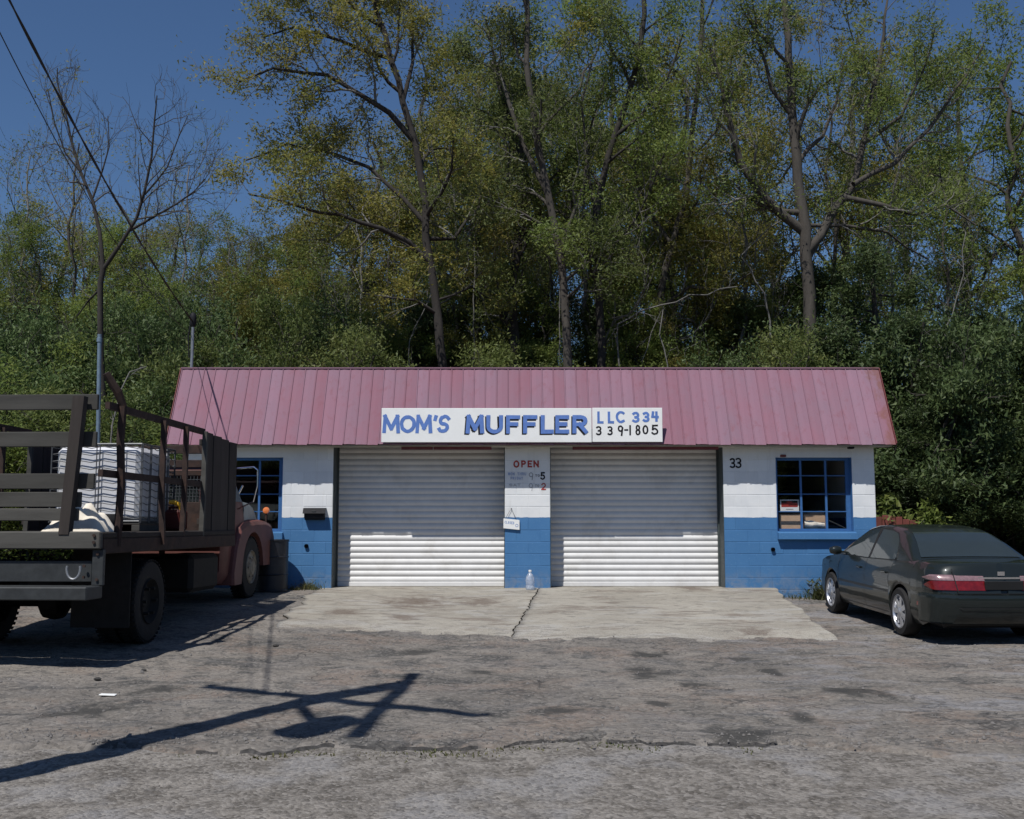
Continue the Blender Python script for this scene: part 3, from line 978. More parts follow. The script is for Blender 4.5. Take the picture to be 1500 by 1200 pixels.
word([it3('M', 66, 150, 90, 178), it3('O', 148, 226, 92, 178), it3('M', 224, 304, 90, 178), it3("'", 306, 334, 92, 150), it3('S', 330, 388, 90, 178, .30)], M['signblue'], yl, .062, sign, sg0, jit=.02)
mf = [it3('M', 464, 552, 90, 180), it3('U', 562, 642, 92, 180), it3('F', 656, 724, 92, 180), it3('F', 738, 806, 92, 180), it3('L', 822, 884, 92, 180), it3('E', 892, 958, 92, 180), it3('R', 974, 1046, 92, 180)]
st = lrng.getstate()
word(mf, M['black'], yl, .076, sign, sg0, dx=-.022, dz=-.022, depth=.0015, jit=.006)
lrng.setstate(st)
word(mf, M['signblue'], yl - .0042, .067, sign, sg0, depth=.0015, jit=.006)
yr = SYP + .0035
word([it3('L', 1092, 1122, 74, 132), it3('L', 1142, 1172, 74, 132), it3('C', 1180, 1226, 72, 130), it3('3', 1260, 1294, 76, 128), it3('3', 1310, 1342, 76, 126), it3('4', 1350, 1386, 74, 124)], M['signblue'], yr, .042, sign, sg0, jit=.02)
word([it3('3', 1087, 1113, 144, 188), it3('3', 1142, 1166, 144, 188), it3('9', 1190, 1218, 140, 192), it3('-', 1221, 1240, 150, 176), it3('1', 1240, 1258, 140, 188), it3('8', 1274, 1298, 138, 188), it3('0', 1308, 1336, 140, 184), it3('5', 1352, 1384, 138, 186)], M['black'], yr, .028, sign, sg0, jit=.02)

# ---- painted writing on the walls (parts of the shop)
def z4(x, y): return (700 + x / 3.75, 640 + y / 3.75)
def it4(ch, x0, x1, y0, y1, s=0):
    a = z4(x0, y0); b = z4(x1, y1); return (ch, a[0], b[0], a[1], b[1], s)
yw = WY - .002
word([it4('O', 195, 228, 130, 170), it4('P', 238, 264, 130, 168), it4('E', 273, 298, 130, 168), it4('N', 305, 335, 130, 168)], M['red'], yw, .026, shop, BASE)
word([it4('9', 280, 306, 196, 238), it4('T', 314, 326, 206, 220), it4('O', 328, 340, 206, 220)], M['fadeblack'], yw, .012, shop, BASE)
word([it4('5', 344, 370, 194, 236)], M['black'], yw, .024, shop, BASE)
def small(txt, x0, x1, y0, y1, m, w):
    n = len(txt); s_ = (x1 - x0) / n
    word([it4(c, x0 + i * s_, x0 + (i + .78) * s_, y0, y1) for i, c in enumerate(txt) if c != ' '], m, yw, w, shop, BASE)
small('MON THRU', 166, 268, 196, 212, M['paleblue'], .008)
small('FRIDAY', 180, 250, 220, 235, M['paleblue'], .008)
small('SAT', 172, 240, 258, 272, M['fadeblack'], .006)
word([it4('9', 280, 304, 256, 298), it4('T', 314, 324, 262, 276), it4('O', 326, 337, 262, 276)], M['fadeblack'], yw, .009, shop, BASE)
word([it4('2', 348, 374, 254, 292)], M['red'], yw, .019, shop, BASE)
word([('3', 1069.5, 1077, 671, 686, 0), ('3', 1078, 1086, 670.5, 686, 0)], M['black'], yw, .028, shop, BASE)

# ---- small things on the front
# hanging notice
p = P(749, 766, WY - .03); nail = P(749, 745, WY - .02)
hs = thing('hanging_sign', 'small white notice hung on a wire from a nail on the middle pier', 'sign', p)
a = P(737.5, 774, WY - .03); b = P(761, 759.5, WY - .03)
bd = MB().cbox(a.x, b.x, WY - .035, WY - .022, a.z, b.z, .002)
bd.v = [(x, y, z - (x - a.x) * .10) for x, y, z in bd.v]
bd.build('notice_board', M['board'], hs, off=p)
mb = MB()
cw = (b.x - a.x) * .62 / 6
for i, c in enumerate('CLOSED'):
    x0 = a.x + .02 + i * cw
    glyph(mb, c, x0, x0 + cw * .8, a.z + .085 - (x0 - a.x) * .1, a.z + .13 - (x0 - a.x) * .1, .009, WY - .0352, .001)
glyph(mb, 'O', b.x - .075, b.x - .02, a.z + .02, a.z + .075, .010, WY - .0352, .001)
mb.build('lettering', M['paleblue'], hs, off=p)
MB().tube([(a.x + .03, WY - .028, b.z - .005), nail, (b.x - .05, WY - .028, b.z - .03)], .004, 6).build('wire', M['black'], hs, off=p)
MB().tube([nail, nail + Vector((0, .03, 0))], .008, 6).build('nail', M['rust'], hs, off=p)

# wall mailbox
a = P(443, 760, WY - .16); b = P(476, 745, WY - .16)
mp = Vector(((a.x + b.x) / 2, WY, a.z))
mbx = thing('mailbox', 'black metal mailbox fixed to the left pier between white and blue paint', 'mailbox', mp)
hw = (b.x - a.x) / 2; hh = b.z - a.z
m1 = MB().prism([(-.001, -.02), (-.001, hh), (-.10, hh * .95), (-.13, hh * .6), (-.12, .02), (-.05, -.02)], 'x', -hw + .02, hw - .02)
m1.build('box', M['black'], mbx)
m2 = MB().prism([(-.003, hh + .012), (-.003, hh + .004), (-.105, hh * .97), (-.150, hh * .50), (-.158, hh * .52), (-.11, hh + .006)], 'x', -hw, hw)
m2.build('lid', M['black'], mbx)
MB().cbox(-.035, .035, -.152, -.138, hh * .66, hh * .78, .003).build('badge', M['greysteel'], mbx)

# clear bottle at the foot of the middle pier
p = P(776.5, 858, WY - .25); p.z = float(apron_z(p.x, p.y)) + .002
bt = thing('plastic_bottle', 'clear plastic jug standing at the foot of the middle pier', 'bottle', p)
MB().lathe([(.065, 0), (.075, .012), (.077, .06), (.068, .075), (.076, .09), (.078, .17), (.070, .21), (.045, .26), (.024, .285), (.022, .305)], 20).build('bottle_body', M['plastic'], bt, 40)
MB().lathe([(.026, .300), (.027, .325), (.022, .33)], 14).build('cap', M['board'], bt, 40)

# things inside the right window
a = P(1143, 749, WY + .20); b = P(1170, 732, WY + .20)
wsn = thing('window_notice', 'red black and white notice in a pale frame behind the right window', 'sign', a)
fy = WY + .185
MB().box(0, b.x - a.x, 0, .012, 0, b.z - a.z).build('frame', M['board'], wsn)
w_, h_ = b.x - a.x, b.z - a.z
MB().box(.02, w_ - .02, -.002, -.0005, h_ * .72, h_ - .018).build('header_band', M['black'], wsn)
MB().box(.02, w_ - .02, -.002, -.0005, h_ * .36, h_ * .718).build('red_band', M['red'], wsn)
MB().box(w_ * .35, w_ * .65, -.0035, -.0022, h_ * .60, h_ - .03).build('red_badge', M['red'], wsn)
MB().box(w_ * .3, w_ * .7, -.002, -.0005, h_ * .14, h_ * .2).build('print_line', M['fadeblack'], wsn)
def carton(px0, px1, py0, py1, Y, dep, label, skew=0, m='cardboard'):
    a = P(px0, py1, Y); b = P(px1, py0, Y)
    t = thing('cardboard_box', label, 'box', a)
    w_, h_ = b.x - a.x, b.z - a.z
    q = MB(); q.cbox(0, w_, 0, dep, 0, h_, .006); q.build('carton', M[m], t)
    q = MB(); q.add([(0, -.002, h_ + .002), (w_, -.002, h_ + .002), (w_, dep * .5, h_ + .035 + skew), (0, dep * .5, h_ + .02)], [(0, 1, 2, 3)]); q.build('flap', M[m], t)
    return t
carton(1142.5, 1173, 753.5, 776, WY + .24, .35, 'brown cardboard box under the red notice in the right window')
carton(1178, 1209, 754, 776, WY + .30, .4, 'tan cardboard box with a raised flap in the middle of the right window', .05)
a = P(1179, 776, WY + .19)
ps = thing('paper_sack', 'pale paper sack lying before the boxes in the right window', 'sack', a)
rows = []
w_ = P(1209, 776, WY + .19).x - a.x
for i in range(7):
    v = i / 6
    rows.append([(w_ * u, .09 - .09 * math.sin(v * math.pi * .8) + .012 * math.sin(u * 9 + i), .16 * v + .012 * math.sin(u * 7 + 2 * i) - .03 * u * v) for u in np.linspace(0, 1, 9)])
MB().grid(rows).build('sack_body', M['paper'], ps, 60)
a = P(1213, 762, WY + .2); b = P(1238, 774, WY + .2)
rod = MB().tube([(0, 0, 0), tuple(b - a)], .012, 8).build('curtain_rod', M['greysteel'])
rod.location = a; tag(rod, 'pale rod leaning inside the right pane of the right window', 'rod')

# black oil drum against the left wall
p = Vector((P(398, 800, 18.42).x, 18.42, 0)); p.z = float(gz(p.x, p.y)) - .01
dr = thing('oil_drum', 'black steel oil drum against the blue wall by the truck nose', 'drum', p)
MB().lathe([(.27, 0), (.29, .01), (.29, .03), (.28, .04), (.28, .27), (.293, .285), (.28, .30), (.28, .56), (.293, .575), (.28, .59), (.28, .83), (.29, .84), (.29, .865), (.275, .865), (.27, .845)], 32).build('drum_body', M['drum'], dr, 35)
MB().lathe([(.03, .845), (.03, .862), (.025, .865)], 12, c=(.15, .05, 0)).build('bung', M['rust'], dr, 35)

# service mast on the roof
Mst = P(283, 462, 19.75)
mst = thing('service_mast', 'thin metal service mast standing behind the left roof edge', 'mast', Vector((Mst.x, 19.75, 3.9)))
MB().tube([(0, 0, 0), (0, 0, Mst.z - 3.9 - .1)], .028, 10).build('pipe', M['metal'], mst)
MB().lathe([(.03, -.22), (.055, -.16), (.06, -.05), (.05, .02), (.02, .05)], 14, c=(0, 0, Mst.z - 3.9)).build('weather_head', M['black'], mst, 40)
MB().tube([(-.03, -.03, Mst.z - 4.0), (-.06, -.06, Mst.z - 4.3), (-.04, -.04, Mst.z - 4.7)], .012, 8).build('insulator', M['black'], mst)

# ================================================================== SEDAN
def wheel(parent, x, y, r, wdt, side, rim_mat, spokes=7, rimr=.66):
    """tyre with a rim and spokes; side=-1 faces -x"""
    t = MB().lathe([(r * .66, -wdt / 2), (r * .93, -wdt / 2), (r * .985, -wdt * .40), (r, -wdt * .28), (r, wdt * .28), (r * .985, wdt * .40), (r * .93, wdt / 2), (r * .66, wdt / 2)], 40, 'x', caps=False)
    w = t.build('wheel', M['rubber'], parent, 40)
    w.location = (x, y, r)
    rr = r * rimr
    q = MB()
    f = side * wdt / 2
    q.lathe([(rr * 1.02, f * .98), (rr * .97, f * 1.02), (rr * .90, f * .80), (rr * .88, -f * .8)], 40, 'x', caps=False)
    for k in range(spokes):
        a = 2 * math.pi * k / spokes
        c, s_ = math.cos(a), math.sin(a); n = (-s_, c)
        def pt(rad, wd, h): return (h, c * rad + n[0] * wd, s_ * rad + n[1] * wd)
        V = [pt(rr * .16, .030, f * .88), pt(rr * .93, .036, f * .86), pt(rr * .93, -.036, f * .86), pt(rr * .16, -.030, f * .88)]
        V2 = [(v[0] * .6, v[1], v[2]) for v in V]
        q.hexa(V2 + V)
    q.lathe([(rr * .26, f * .4), (rr * .26, f * .86), (rr * .20, f * .95), (.001, f * .97)], 20, 'x', caps=False)
    q.build('rim', rim_mat, w, 35)
    b = MB().lathe([(rr * .9, f * .2), (.001, f * .2)], 30, 'x', caps=False)
    b.build('brake_disc', M['darksteel'], w)
    return w

WCX = 5.955
cz = float(gz(5.2, 14.6)); czf = float(gz(5.2, 17.35))
car = thing('parked_car', 'dark grey green four door sedan parked nose to the blue wall', 'car', (WCX, 15.95, (cz * 1.4 + czf * 1.35) / 2.75 + .0), rot=(math.atan2(czf - cz, 2.75), 0, R(2.0)))
_wy = [-2.47, -2.455, -2.43, -2.37, -2.28, -2.1, -1.9, -1.4, -.5, .6, 1.5, 1.95, 2.15, 2.28, 2.36, 2.40]
_ww = [.05, .35, .58, .735, .815, .862, .878, .888, .89, .89, .882, .85, .79, .68, .46, .05]
def cw_(y): return float(np.interp(y, _wy, _ww))
def czb(y): return float(np.interp(y, [-2.47, -1.9, -1.5, -1, 0, 1.15, 1.7, 2.1, 2.4], [.965, .99, .985, .96, .935, .925, .86, .76, .68]))
def czr(y): return float(np.interp(y, [-1.72, -1.55, -1.25, -.98, -.72, -.4, -.1, .2, .45, .8, 1.2], [.99, 1.06, 1.215, 1.325, 1.385, 1.415, 1.42, 1.405, 1.36, 1.19, .95]))
WYF, WYR, WR_, WZ = 1.4, -1.35, .36, .315
def cxo(z): return float(np.interp(z, [.15, .22, .32, .5, .62, .72, .82, .93, 1.0], [-.10, -.05, -.015, 0, -.012, -.004, -.02, -.06, -.11]))
def clow(y):
    z = .205 + max(0, (abs(y) - 1.9)) * .25
    for c in (WYF, WYR):
        d = abs(y - c)
        if d < WR_: z = max(z, WZ + math.sqrt(WR_ ** 2 - d * d))
    return z
def warp(p):
    x, y, z = p
    if y < -1.9:
        q = (-1.9 - y) / .57
        y += q * (.42 * max(0, z - .66) + .25 * max(0, .42 - z))
    if y > 1.7:
        q = (y - 1.7) / .7
        y -= q * (.35 * max(0, z - .55) + .25 * max(0, .38 - z))
    return (x, y, z)
ys = sorted(set(list(np.linspace(-2.47, 2.40, 70)) + _wy + [c + WR_ * math.cos(a) for c in (WYF, WYR) for a in np.linspace(.02, math.pi - .02, 26)] + [c + s_ * WR_ for c in (WYF, WYR) for s_ in (-1.001, 1.001)]))
body = MB()
rows = []
for y in ys:
    w = cw_(y); zl, zb_ = clow(y), czb(y)
    half = []
    for k in range(11):
        z = zl + (zb_ - zl) * k / 10
        half.append((w + cxo(z) * min(1, w / .5) - (.02 if k == 0 else 0), z))
    xe = half[-1][0]
    half += [(xe * .93, zb_ + .018), (xe * .7, zb_ + .035), (xe * .35, zb_ + .045)]
    row = [warp((-x, y, z)) for x, z in half] + [warp((0, y, zb_ + .048))] + [warp((x, y, z)) for x, z in half[::-1]]
    rows.append(row)
body.grid(rows)
body.add(rows[0], [tuple(range(len(rows[0])))]); body.add(rows[-1], [tuple(range(len(rows[-1])))])
bd = body.build('body', M['carpaint'], car, 38)
# cabin
def cxs(z): return .80 - .225 * (z - .94) / .42
rows = []
for y in np.linspace(-1.72, 1.2, 60):
    zr, zb_ = czr(y), czb(y) - .03
    ze = max(zb_ + .012, zr - .045)
    half = [(cxs(zb_), zb_), (cxs((zb_ + ze) / 2) + .012, (zb_ + ze) / 2), (cxs(ze), ze), (cxs(ze) - .05, zr - .012), (cxs(ze) * .72, zr - .003), (cxs(ze) * .36, zr + .003)]
    rows.append([(-x, y, z) for x, z in half] + [(0, y, zr + .005)] + [(x, y, z) for x, z in half[::-1]])
cab = MB().grid(rows)
cab.build('cabin', M['carpaint'], bd, 50)
def side_glass(poly, s_, name, m, d=.006):
    q = MB()
    def X(z, y): 
        ze = max(czb(y) - .018, czr(y) - .045); zb_ = czb(y) - .03
        t = max(0, min(1, (z - zb_) / max(.01, ze - zb_)))
        return cxs(z) + .012 * (1 - abs(2 * t - 1)) + d
    n = len(poly)
    cy = sum(p[0] for p in poly) / n; czz = sum(p[1] for p in poly) / n
    V = [(s_ * X(z, y), y, z) for y, z in poly] + [(s_ * X(czz, cy), cy, czz)] + [(s_ * (X(z, y) - .03), y, z) for y, z in poly]
    Fc = [(i, (i + 1) % n, n) for i in range(n)] + [(i, n + 1 + i, n + 1 + (i + 1) % n, (i + 1) % n) for i in range(n)]
    q.add(V, Fc)
    return q.build(name, m, bd)
fg = [(.99, .945), (.90, 1.02), (.62, 1.20), (.40, 1.305), (.20, 1.345), (.02, 1.355), (-.04, 1.15), (-.05, .948)]
rg = [(-.13, .95), (-.12, 1.15), (-.10, 1.355), (-.45, 1.35), (-.70, 1.315), (-.86, 1.22), (-.98, 1.09), (-1.03, 1.0), (-1.0, .975)]
qg = [(-1.06, .985), (-1.07, 1.06), (-.96, 1.20), (-1.18, 1.08), (-1.26, 1.01)]
def grow(poly, k):
    cy = sum(p[0] for p in poly) / len(poly); czz = sum(p[1] for p in poly) / len(poly)
    return [(cy + (y - cy) * k, czz + (z - czz) * k) for y, z in poly]
for s_ in (-1, 1):
    side_glass(fg, s_, 'side_window', M['carglass'], .008); side_glass(rg, s_, 'side_window', M['carglass'], .008)
    side_glass(grow(fg, 1.06), s_, 'window_seal', M['cartrim'], .004); side_glass(grow(rg, 1.06), s_, 'window_seal', M['cartrim'], .004)
    side_glass([(-.045, .96), (-.035, 1.35), (-.095, 1.35), (-.125, .96)], s_, 'pillar_trim', M['cartrim'], .0065)
def screen(y0, y1, ins, name):
    rows = []
    for k in range(15):
        y = y0 + (y1 - y0) * k / 14
        zr = czr(y); xe = cxs(max(czb(y) - .018, zr - .045)) - ins
        rows.append([(xe * u, y, zr + .0065 + .006 * (1 - abs(u)) - .012 * max(0, abs(u) - .8) * 2) for u in np.linspace(-1, 1, 13)])
    return MB().grid(rows).build(name, M['carglass'], bd, 60)
screen(-1.60, -.93, .10, 'rear_window'); screen(.50, 1.14, .08, 'windscreen')
# parcel shelf papers seen through the rear glass are too dim to build; seams and handles
def seam(pts, s_, name='door_gap', wd=.010):
    q = MB()
    for (ya, za), (yb, zb2) in zip(pts[:-1], pts[1:]):
        N = 6
        P_ = []
        for k in range(N + 1):
            y = ya + (yb - ya) * k / N; z = za + (zb2 - za) * k / N
            P_.append((s_ * (cw_(y) + cxo(z) + .0015), y, z))
        dy, dz = yb - ya, zb2 - za; L = math.hypot(dy, dz); ny, nz = -dz / L * wd / 2, dy / L * wd / 2
        A = [(x, y + ny, z + nz) for x, y, z in P_]; B = [(x, y - ny, z - nz) for x, y, z in P_]
        q.grid([A, B])
    return q.build(name, M['cartrim'], bd)
for s_ in (-1, 1):
    seam([(-.09, .93), (-.08, .6), (-.08, .26)], s_)
    seam([(1.02, .90), (1.06, .7), (1.02, .28)], s_)
    seam([(-1.05, .93), (-.98, .75), (-.98, .60)], s_)
    seam([(.98, .265), (-.93, .265)], s_, 'sill_line', .012)
    seam([(1.02, .55), (-.97, .55)], s_, 'rub_strip', .035)
    for yy in (.06, -.92):
        x = cw_(yy) + cxo(.8)
        a, b = sorted((s_ * x, s_ * (x + .028)))
        MB().cbox(a, b, yy - .0, yy + .17, .785, .815, .01).build('door_handle', M['carpaint'], bd)
    # door mirror
    mm = MB().lathe([(.001, -.10), (.05, -.085), (.075, -.03), (.078, .02), (.06, .07)], 16, 'x')
    mm.v = [(x, y * 1.0 * .8 + .0, z * .85) for x, y, z in mm.v]
    mm.v = [(s_ * .97 + x * 1.05, .86 + y, 1.0 + z) for x, y, z in mm.v]
    mm.add([(s_ * .80, .80, .95), (s_ * .80, .92, .95), (s_ * .92, .90, .97), (s_ * .92, .82, .97), (s_ * .80, .80, .98), (s_ * .80, .92, .98), (s_ * .92, .90, 1.0), (s_ * .92, .82, 1.0)], [(0, 1, 2, 3), (4, 5, 6, 7), (0, 1, 5, 4), (1, 2, 6, 5), (2, 3, 7, 6), (3, 0, 4, 7)])
    mm.build('door_mirror', M['carpaint'], bd, 50)
    for yy in (WYF, WYR):
        wheel(car, s_ * .785, yy, .315, .205, s_, M['alloy'], 7, .70)
# dark underbody and wheel wells
ub = MB(); ub.cbox(-.66, .66, -2.2, 2.1, .20, .72, .03)
ub.build('underbody', M['cartrim'], car)
# plan-following strips at the rear
def rear_path(ya=-1.75):
    pts = [(-cw_(y), y) for y in list(np.linspace(ya, -2.30, 14)) + list(np.linspace(-2.31, -2.47, 60))] + [(0, -2.4705)]
    A = np.array(pts); s_ = np.concatenate([[0], np.cumsum(np.linalg.norm(np.diff(A, axis=0), axis=1))])
    q = np.linspace(0, s_[-1], 40)
    pts = list(zip(np.interp(q, s_, A[:, 0]), np.interp(q, s_, A[:, 1])))
    return pts + [(-x, y) for x, y in pts[::-1][1:]]
def sweep(path, sec, name, m, i0, i1, tap=False):
    q = MB(); rows = []
    path2 = path[i0:i1]
    n = len(path2)
    for i, (x, y) in enumerate(path2):
        a = path2[max(i - 1, 0)]; b = path2[min(i + 1, n - 1)]
        dx, dy = b[0] - a[0], b[1] - a[1]; L = math.hypot(dx, dy) or 1
        nx_, ny_ = (dy / L, -dx / L) if True else 0
        if nx_ * x + ny_ * (y + 1.2) < 0: nx_, ny_ = -nx_, -ny_
        k = 1.0
        if tap: k = min(1, .15 + (i / 5)) 
        row = []
        for (o, z) in sec:
            zz = z
            if tap:
                zm = sum(s2[1] for s2 in sec) / len(sec); zz = zm + (z - zm) * k
            row.append(warp((x + math.copysign(cxo(zz) * min(1, abs(x) / .5), x) + nx_ * o, y + ny_ * o, zz)))
        rows.append(row)
    q.grid(rows)
    return q.build(name, m, bd, 45)
rp = rear_path()
sweep(rp, [(-.03, .27), (.012, .29), (.030, .40), (.040, .52), (.044, .585), (.032, .625), (-.03, .635)], 'rear_bumper', M['carpaint'], 8, len(rp) - 8)
for a, b in ((11, 34),):
    sweep(rp, [(-.02, .675), (.008, .685), (.014, .76), (.012, .795)], 'tail_lamp', M['lampred'], a, b, True)
    sweep(rp, [(-.02, .798), (.012, .80), (.010, .85), (-.02, .868)], 'tail_lamp', M['lampclear'], a, b, True)
n = len(rp)
rp2 = rp[::-1]
sweep(rp2, [(-.02, .675), (.008, .685), (.014, .76), (.012, .795)], 'tail_lamp', M['lampred'], 11, 34, True)
sweep(rp2, [(-.02, .798), (.012, .80), (.010, .85), (-.02, .868)], 'tail_lamp', M['lampclear'], 11, 34, True)
for s_ in (-1, 1):
    y = -1.98; x = cw_(y)
    a, b = sorted((s_ * (x - .02), s_ * (x + .008)))
    MB().cbox(a, b, y - .06, y + .06, .455, .505, .006).build('side_marker', M['lampred'], bd)
    MB().cbox(s_ * .45 - .12, s_ * .45 + .12, 2.16, 2.26, .55, .66, .02).build('headlamp', M['lampclear'], bd)
pl = MB().cbox(-.24, .24, -2.468, -2.43, .69, .80, .006); pl.build('plate_recess', M['cartrim'], bd)


def rear_xy(x):
    A = np.array(rp); half = A[:len(A) // 2 + 1]
    return float(np.interp(-abs(x), half[:, 0], half[:, 1]))
def rear_line(pts, name, m, wd=.010, out=.004):
    q = MB()
    for (xa, za), (xb, zb2) in zip(pts[:-1], pts[1:]):
        P_ = []
        for k in range(7):
            x = xa + (xb - xa) * k / 6; z = za + (zb2 - za) * k / 6
            p = warp((x, rear_xy(x), z)); P_.append((p[0], p[1] - out, p[2]))
        dx, dz = xb - xa, zb2 - za; L = math.hypot(dx, dz); nx2, nz2 = -dz / L * wd / 2, dx / L * wd / 2
        q.grid([[(x + nx2, y, z + nz2) for x, y, z in P_], [(x - nx2, y, z - nz2) for x, y, z in P_]])
    return q.build(name, m, bd)
for s_ in (-1, 1):
    rear_line([(s_ * .60, .94), (s_ * .585, .80), (s_ * .57, .645)], 'boot_gap', M['cartrim'], .012, .020)
rear_line([(-.57, .645), (.57, .645)], 'boot_gap', M['cartrim'], .012, .006)
rear_line([(-.30, .832), (.30, .832)], 'boot_trim', M['chrome'], .022, .010)
rear_line([(-.045, .885), (.045, .885)], 'badge', M['chrome'], .05, .006)
rear_line([(-.80, .47), (.80, .47)], 'bumper_groove', M['cartrim'], .016, .052)
# ================================================================== STAKE BED TRUCK
TX, TY, TZ = -4.2, 11.2, .10
TYAW = -math.atan(.05)
truck = thing('stake_bed_truck', 'old rusty red stake bed truck with a plank tailgate parked facing the shop', 'truck', (TX, TY, TZ), rot=(0, 0, TYAW))
TM = Matrix.Translation((TX, TY, TZ)) @ Matrix.Rotation(TYAW, 4, 'Z')
TI = TM.inverted()
def zt_(z): return z - TZ
def tl(p): return TI @ Vector(p)
DK = zt_(1.43)                 # deck top
bed = MB(); bed.cbox(-2.4, -.001, .03, 4.5, DK - .06, DK, .008); deck = bed.build('deck', M['darkwood'], truck)
q = MB(); q.cbox(-2.42, 0, -.05, .028, DK - .17, DK + .01, .012); q.build('rear_sill', M['oldwood'], truck)
for x0, x1 in ((-.075, .004), (-2.404, -2.325)):
    q = MB(); q.cbox(x0, x1, .03, 4.5, DK - .22, DK - .062, .01); q.build('side_sill', M['rust'], truck)
for yy in np.linspace(.4, 4.2, 7):
    q = MB(); q.box(-2.3, -.08, yy - .05, yy + .05, DK - .17, DK - .062); q.build('cross_member', M['darksteel'], truck)
for xx in (-.85, -1.55):
    q = MB(); q.box(xx - .05, xx + .05, .1, 7.1, zt_(.80), zt_(1.08)); q.build('chassis_rail', M['darksteel'], truck)
TOPR, MIDR = zt_(2.76), zt_(2.043)
def side(xs_, right):
    postsY = (.42, 1.66, 2.42, 3.14)
    for k, py_ in enumerate(postsY):
        q = MB()
        if k == 0 and right:
            q.tube([(xs_, py_, DK - .15), (xs_ + .02, py_ + .01, DK + .5), (xs_, py_ - .01, TOPR - .35), (xs_ + .01, py_, TOPR + .02), (xs_ - .03, py_ - .05, TOPR + .16), (xs_ - .13, py_ - .14, TOPR + .36)], [.045, .045, .045, .045, .05, .04], 8)
        else:
            b_ = .03 * (1 if k == 1 else -.3)
            q.bar((xs_ + b_ * 1.2, py_ - .02, DK - .15), (xs_ + b_ * .3, py_ - .03 * (k == 1), DK + .4), .06, .05)
            q.bar((xs_ + b_ * .3, py_ - .03 * (k == 1), DK + .4), (xs_, py_, TOPR - .02), .06, .05)
        q.build('stake', M['rust'] if k % 2 == 0 else M['oldwood'] if k == 3 else M['rust'], truck)
    q = MB(); q.bar((xs_ - .045, .15, TOPR), (xs_ - .045, 3.2, TOPR - .02), .05, .075); q.build('top_rail', M['rust'], truck)
    q = MB(); q.bar((xs_ - .045, .04, MIDR), (xs_ - .045, 3.2, MIDR), .05, .075); q.build('mid_rail', M['rust'], truck)
    bw = 1.40 / 4
    for k in range(4):
        y0 = 3.17 + k * bw
        q = MB(); q.cbox(xs_ - .045 + .008 * (k % 2), xs_ - .012 + .008 * (k % 2), y0, y0 + bw - .014, DK - .10, TOPR - .02 - .018 * k, .004)
        q.build('side_board', M['darkwood'], truck)
    for zz in (DK + .12, MIDR, TOPR - .16):
        q = MB(); q.cbox(xs_ - .085, xs_ - .047, 3.15, 4.55, zz - .04, zz + .04, .005); q.build('batten', M['darkwood'], truck)
side(-.02, True)
side(-2.38, False)
# headboard with wire mesh window
for xx in (-2.30, -1.2, -.12):
    q = MB(); q.cbox(xx - .035, xx + .035, 4.50, 4.56, DK - .1, zt_(2.66), .006); q.build('headboard_post', M['rust'], truck)
for (z0, z1) in ((2.54, 2.66), (2.34, 2.45), (2.22, 2.30)):
    q = MB(); q.cbox(-2.34, -.08, 4.565, 4.60, zt_(z0), zt_(z1), .006); q.build('headboard_slat', M['rust'], truck)
q = MB(); q.cbox(-2.34, -.08, 4.565, 4.60, zt_(1.33), zt_(1.84), .006); q.build('headboard_panel', M['rust'], truck)
q = MB()
for k in range(46):
    x = -2.32 + k * .05
    q.bar((x, 4.575, zt_(1.84)), (x + .02, 4.575, zt_(2.24)), .007)
for k in range(8):
    z = zt_(1.86 + k * .05); q.bar((-2.32, 4.582, z), (-.1, 4.582, z + .01), .007)
q.build('wire_mesh', M['wire'], truck)
# plank tailgate
for (x0, x1) in ((-.42, -.25), ):
    q = MB(); q.hexa([(-.435, -.06, DK - .02), (-.33, -.06, DK - .02), (-.33, .04, DK - .02), (-.435, .04, DK - .02), (-.33, -.09, zt_(2.83)), (-.21, -.09, zt_(2.83)), (-.21, .01, zt_(2.83)), (-.33, .01, zt_(2.83))]); q.build('gate_post', M['darkwood'], truck)
for xx in (-1.3, -2.15):
    q = MB(); q.cbox(xx - .055, xx + .055, -.06, .04, DK - .02, zt_(2.80), .008); q.build('gate_post', M['darkwood'], truck)
def tp(px, py): return tl(P(px, py, TY + .12))
for (pxr, y0, y1) in ((146.5, 578.5, 601), (144.5, 633, 655), (141, 694, 716.5), (121, 721, 743), (117, 745, 763)):
    a = tp(pxr, y1); b = tp(pxr, y0)
    q = MB(); q.cbox(-2.36 + random.uniform(-.05, .05), a.x, .045 + random.uniform(0, .01), .083 + random.uniform(0, .01), a.z, b.z, .006)
    q.build('gate_plank', M['oldwood'], truck)
# tail panel, bumper, hitch
a = tl(P(131, 853, TY)); b = tl(P(131, 822, TY))
q = MB(); q.cbox(-2.2, a.x, .04, .07, a.z, b.z, .006); q.build('hitch_plate', M['greysteel'], truck)
a2 = tl(P(133, 858, TY)); b2 = tl(P(150, 797, TY))
for s_, x0 in ((0, a2.x), (0, -2.4 - a2.x - .12)):
    q = MB(); q.cbox(x0, x0 + .12, .0, .05, a2.z, DK - .175, .006); q.build('bumper_hanger', M['greysteel'], truck)
a3 = tl(P(146, 878, TY)); b3 = tl(P(146, 858, TY))
q = MB(); q.cbox(-2.38, a3.x, -.32, .06, b3.z - .13, b3.z - .0, .01); q.build('rear_bumper', M['greysteel'], truck)
c = tl(P(109, 834, TY - .05))
q = MB(); ring = [(c.x + .07 * math.cos(t), c.y - .02, c.z + .10 * math.sin(t)) for t in np.linspace(R(-200), R(20), 16)]
q.tube(ring, .013, 8); q.build('tow_ring', M['metal'], truck)
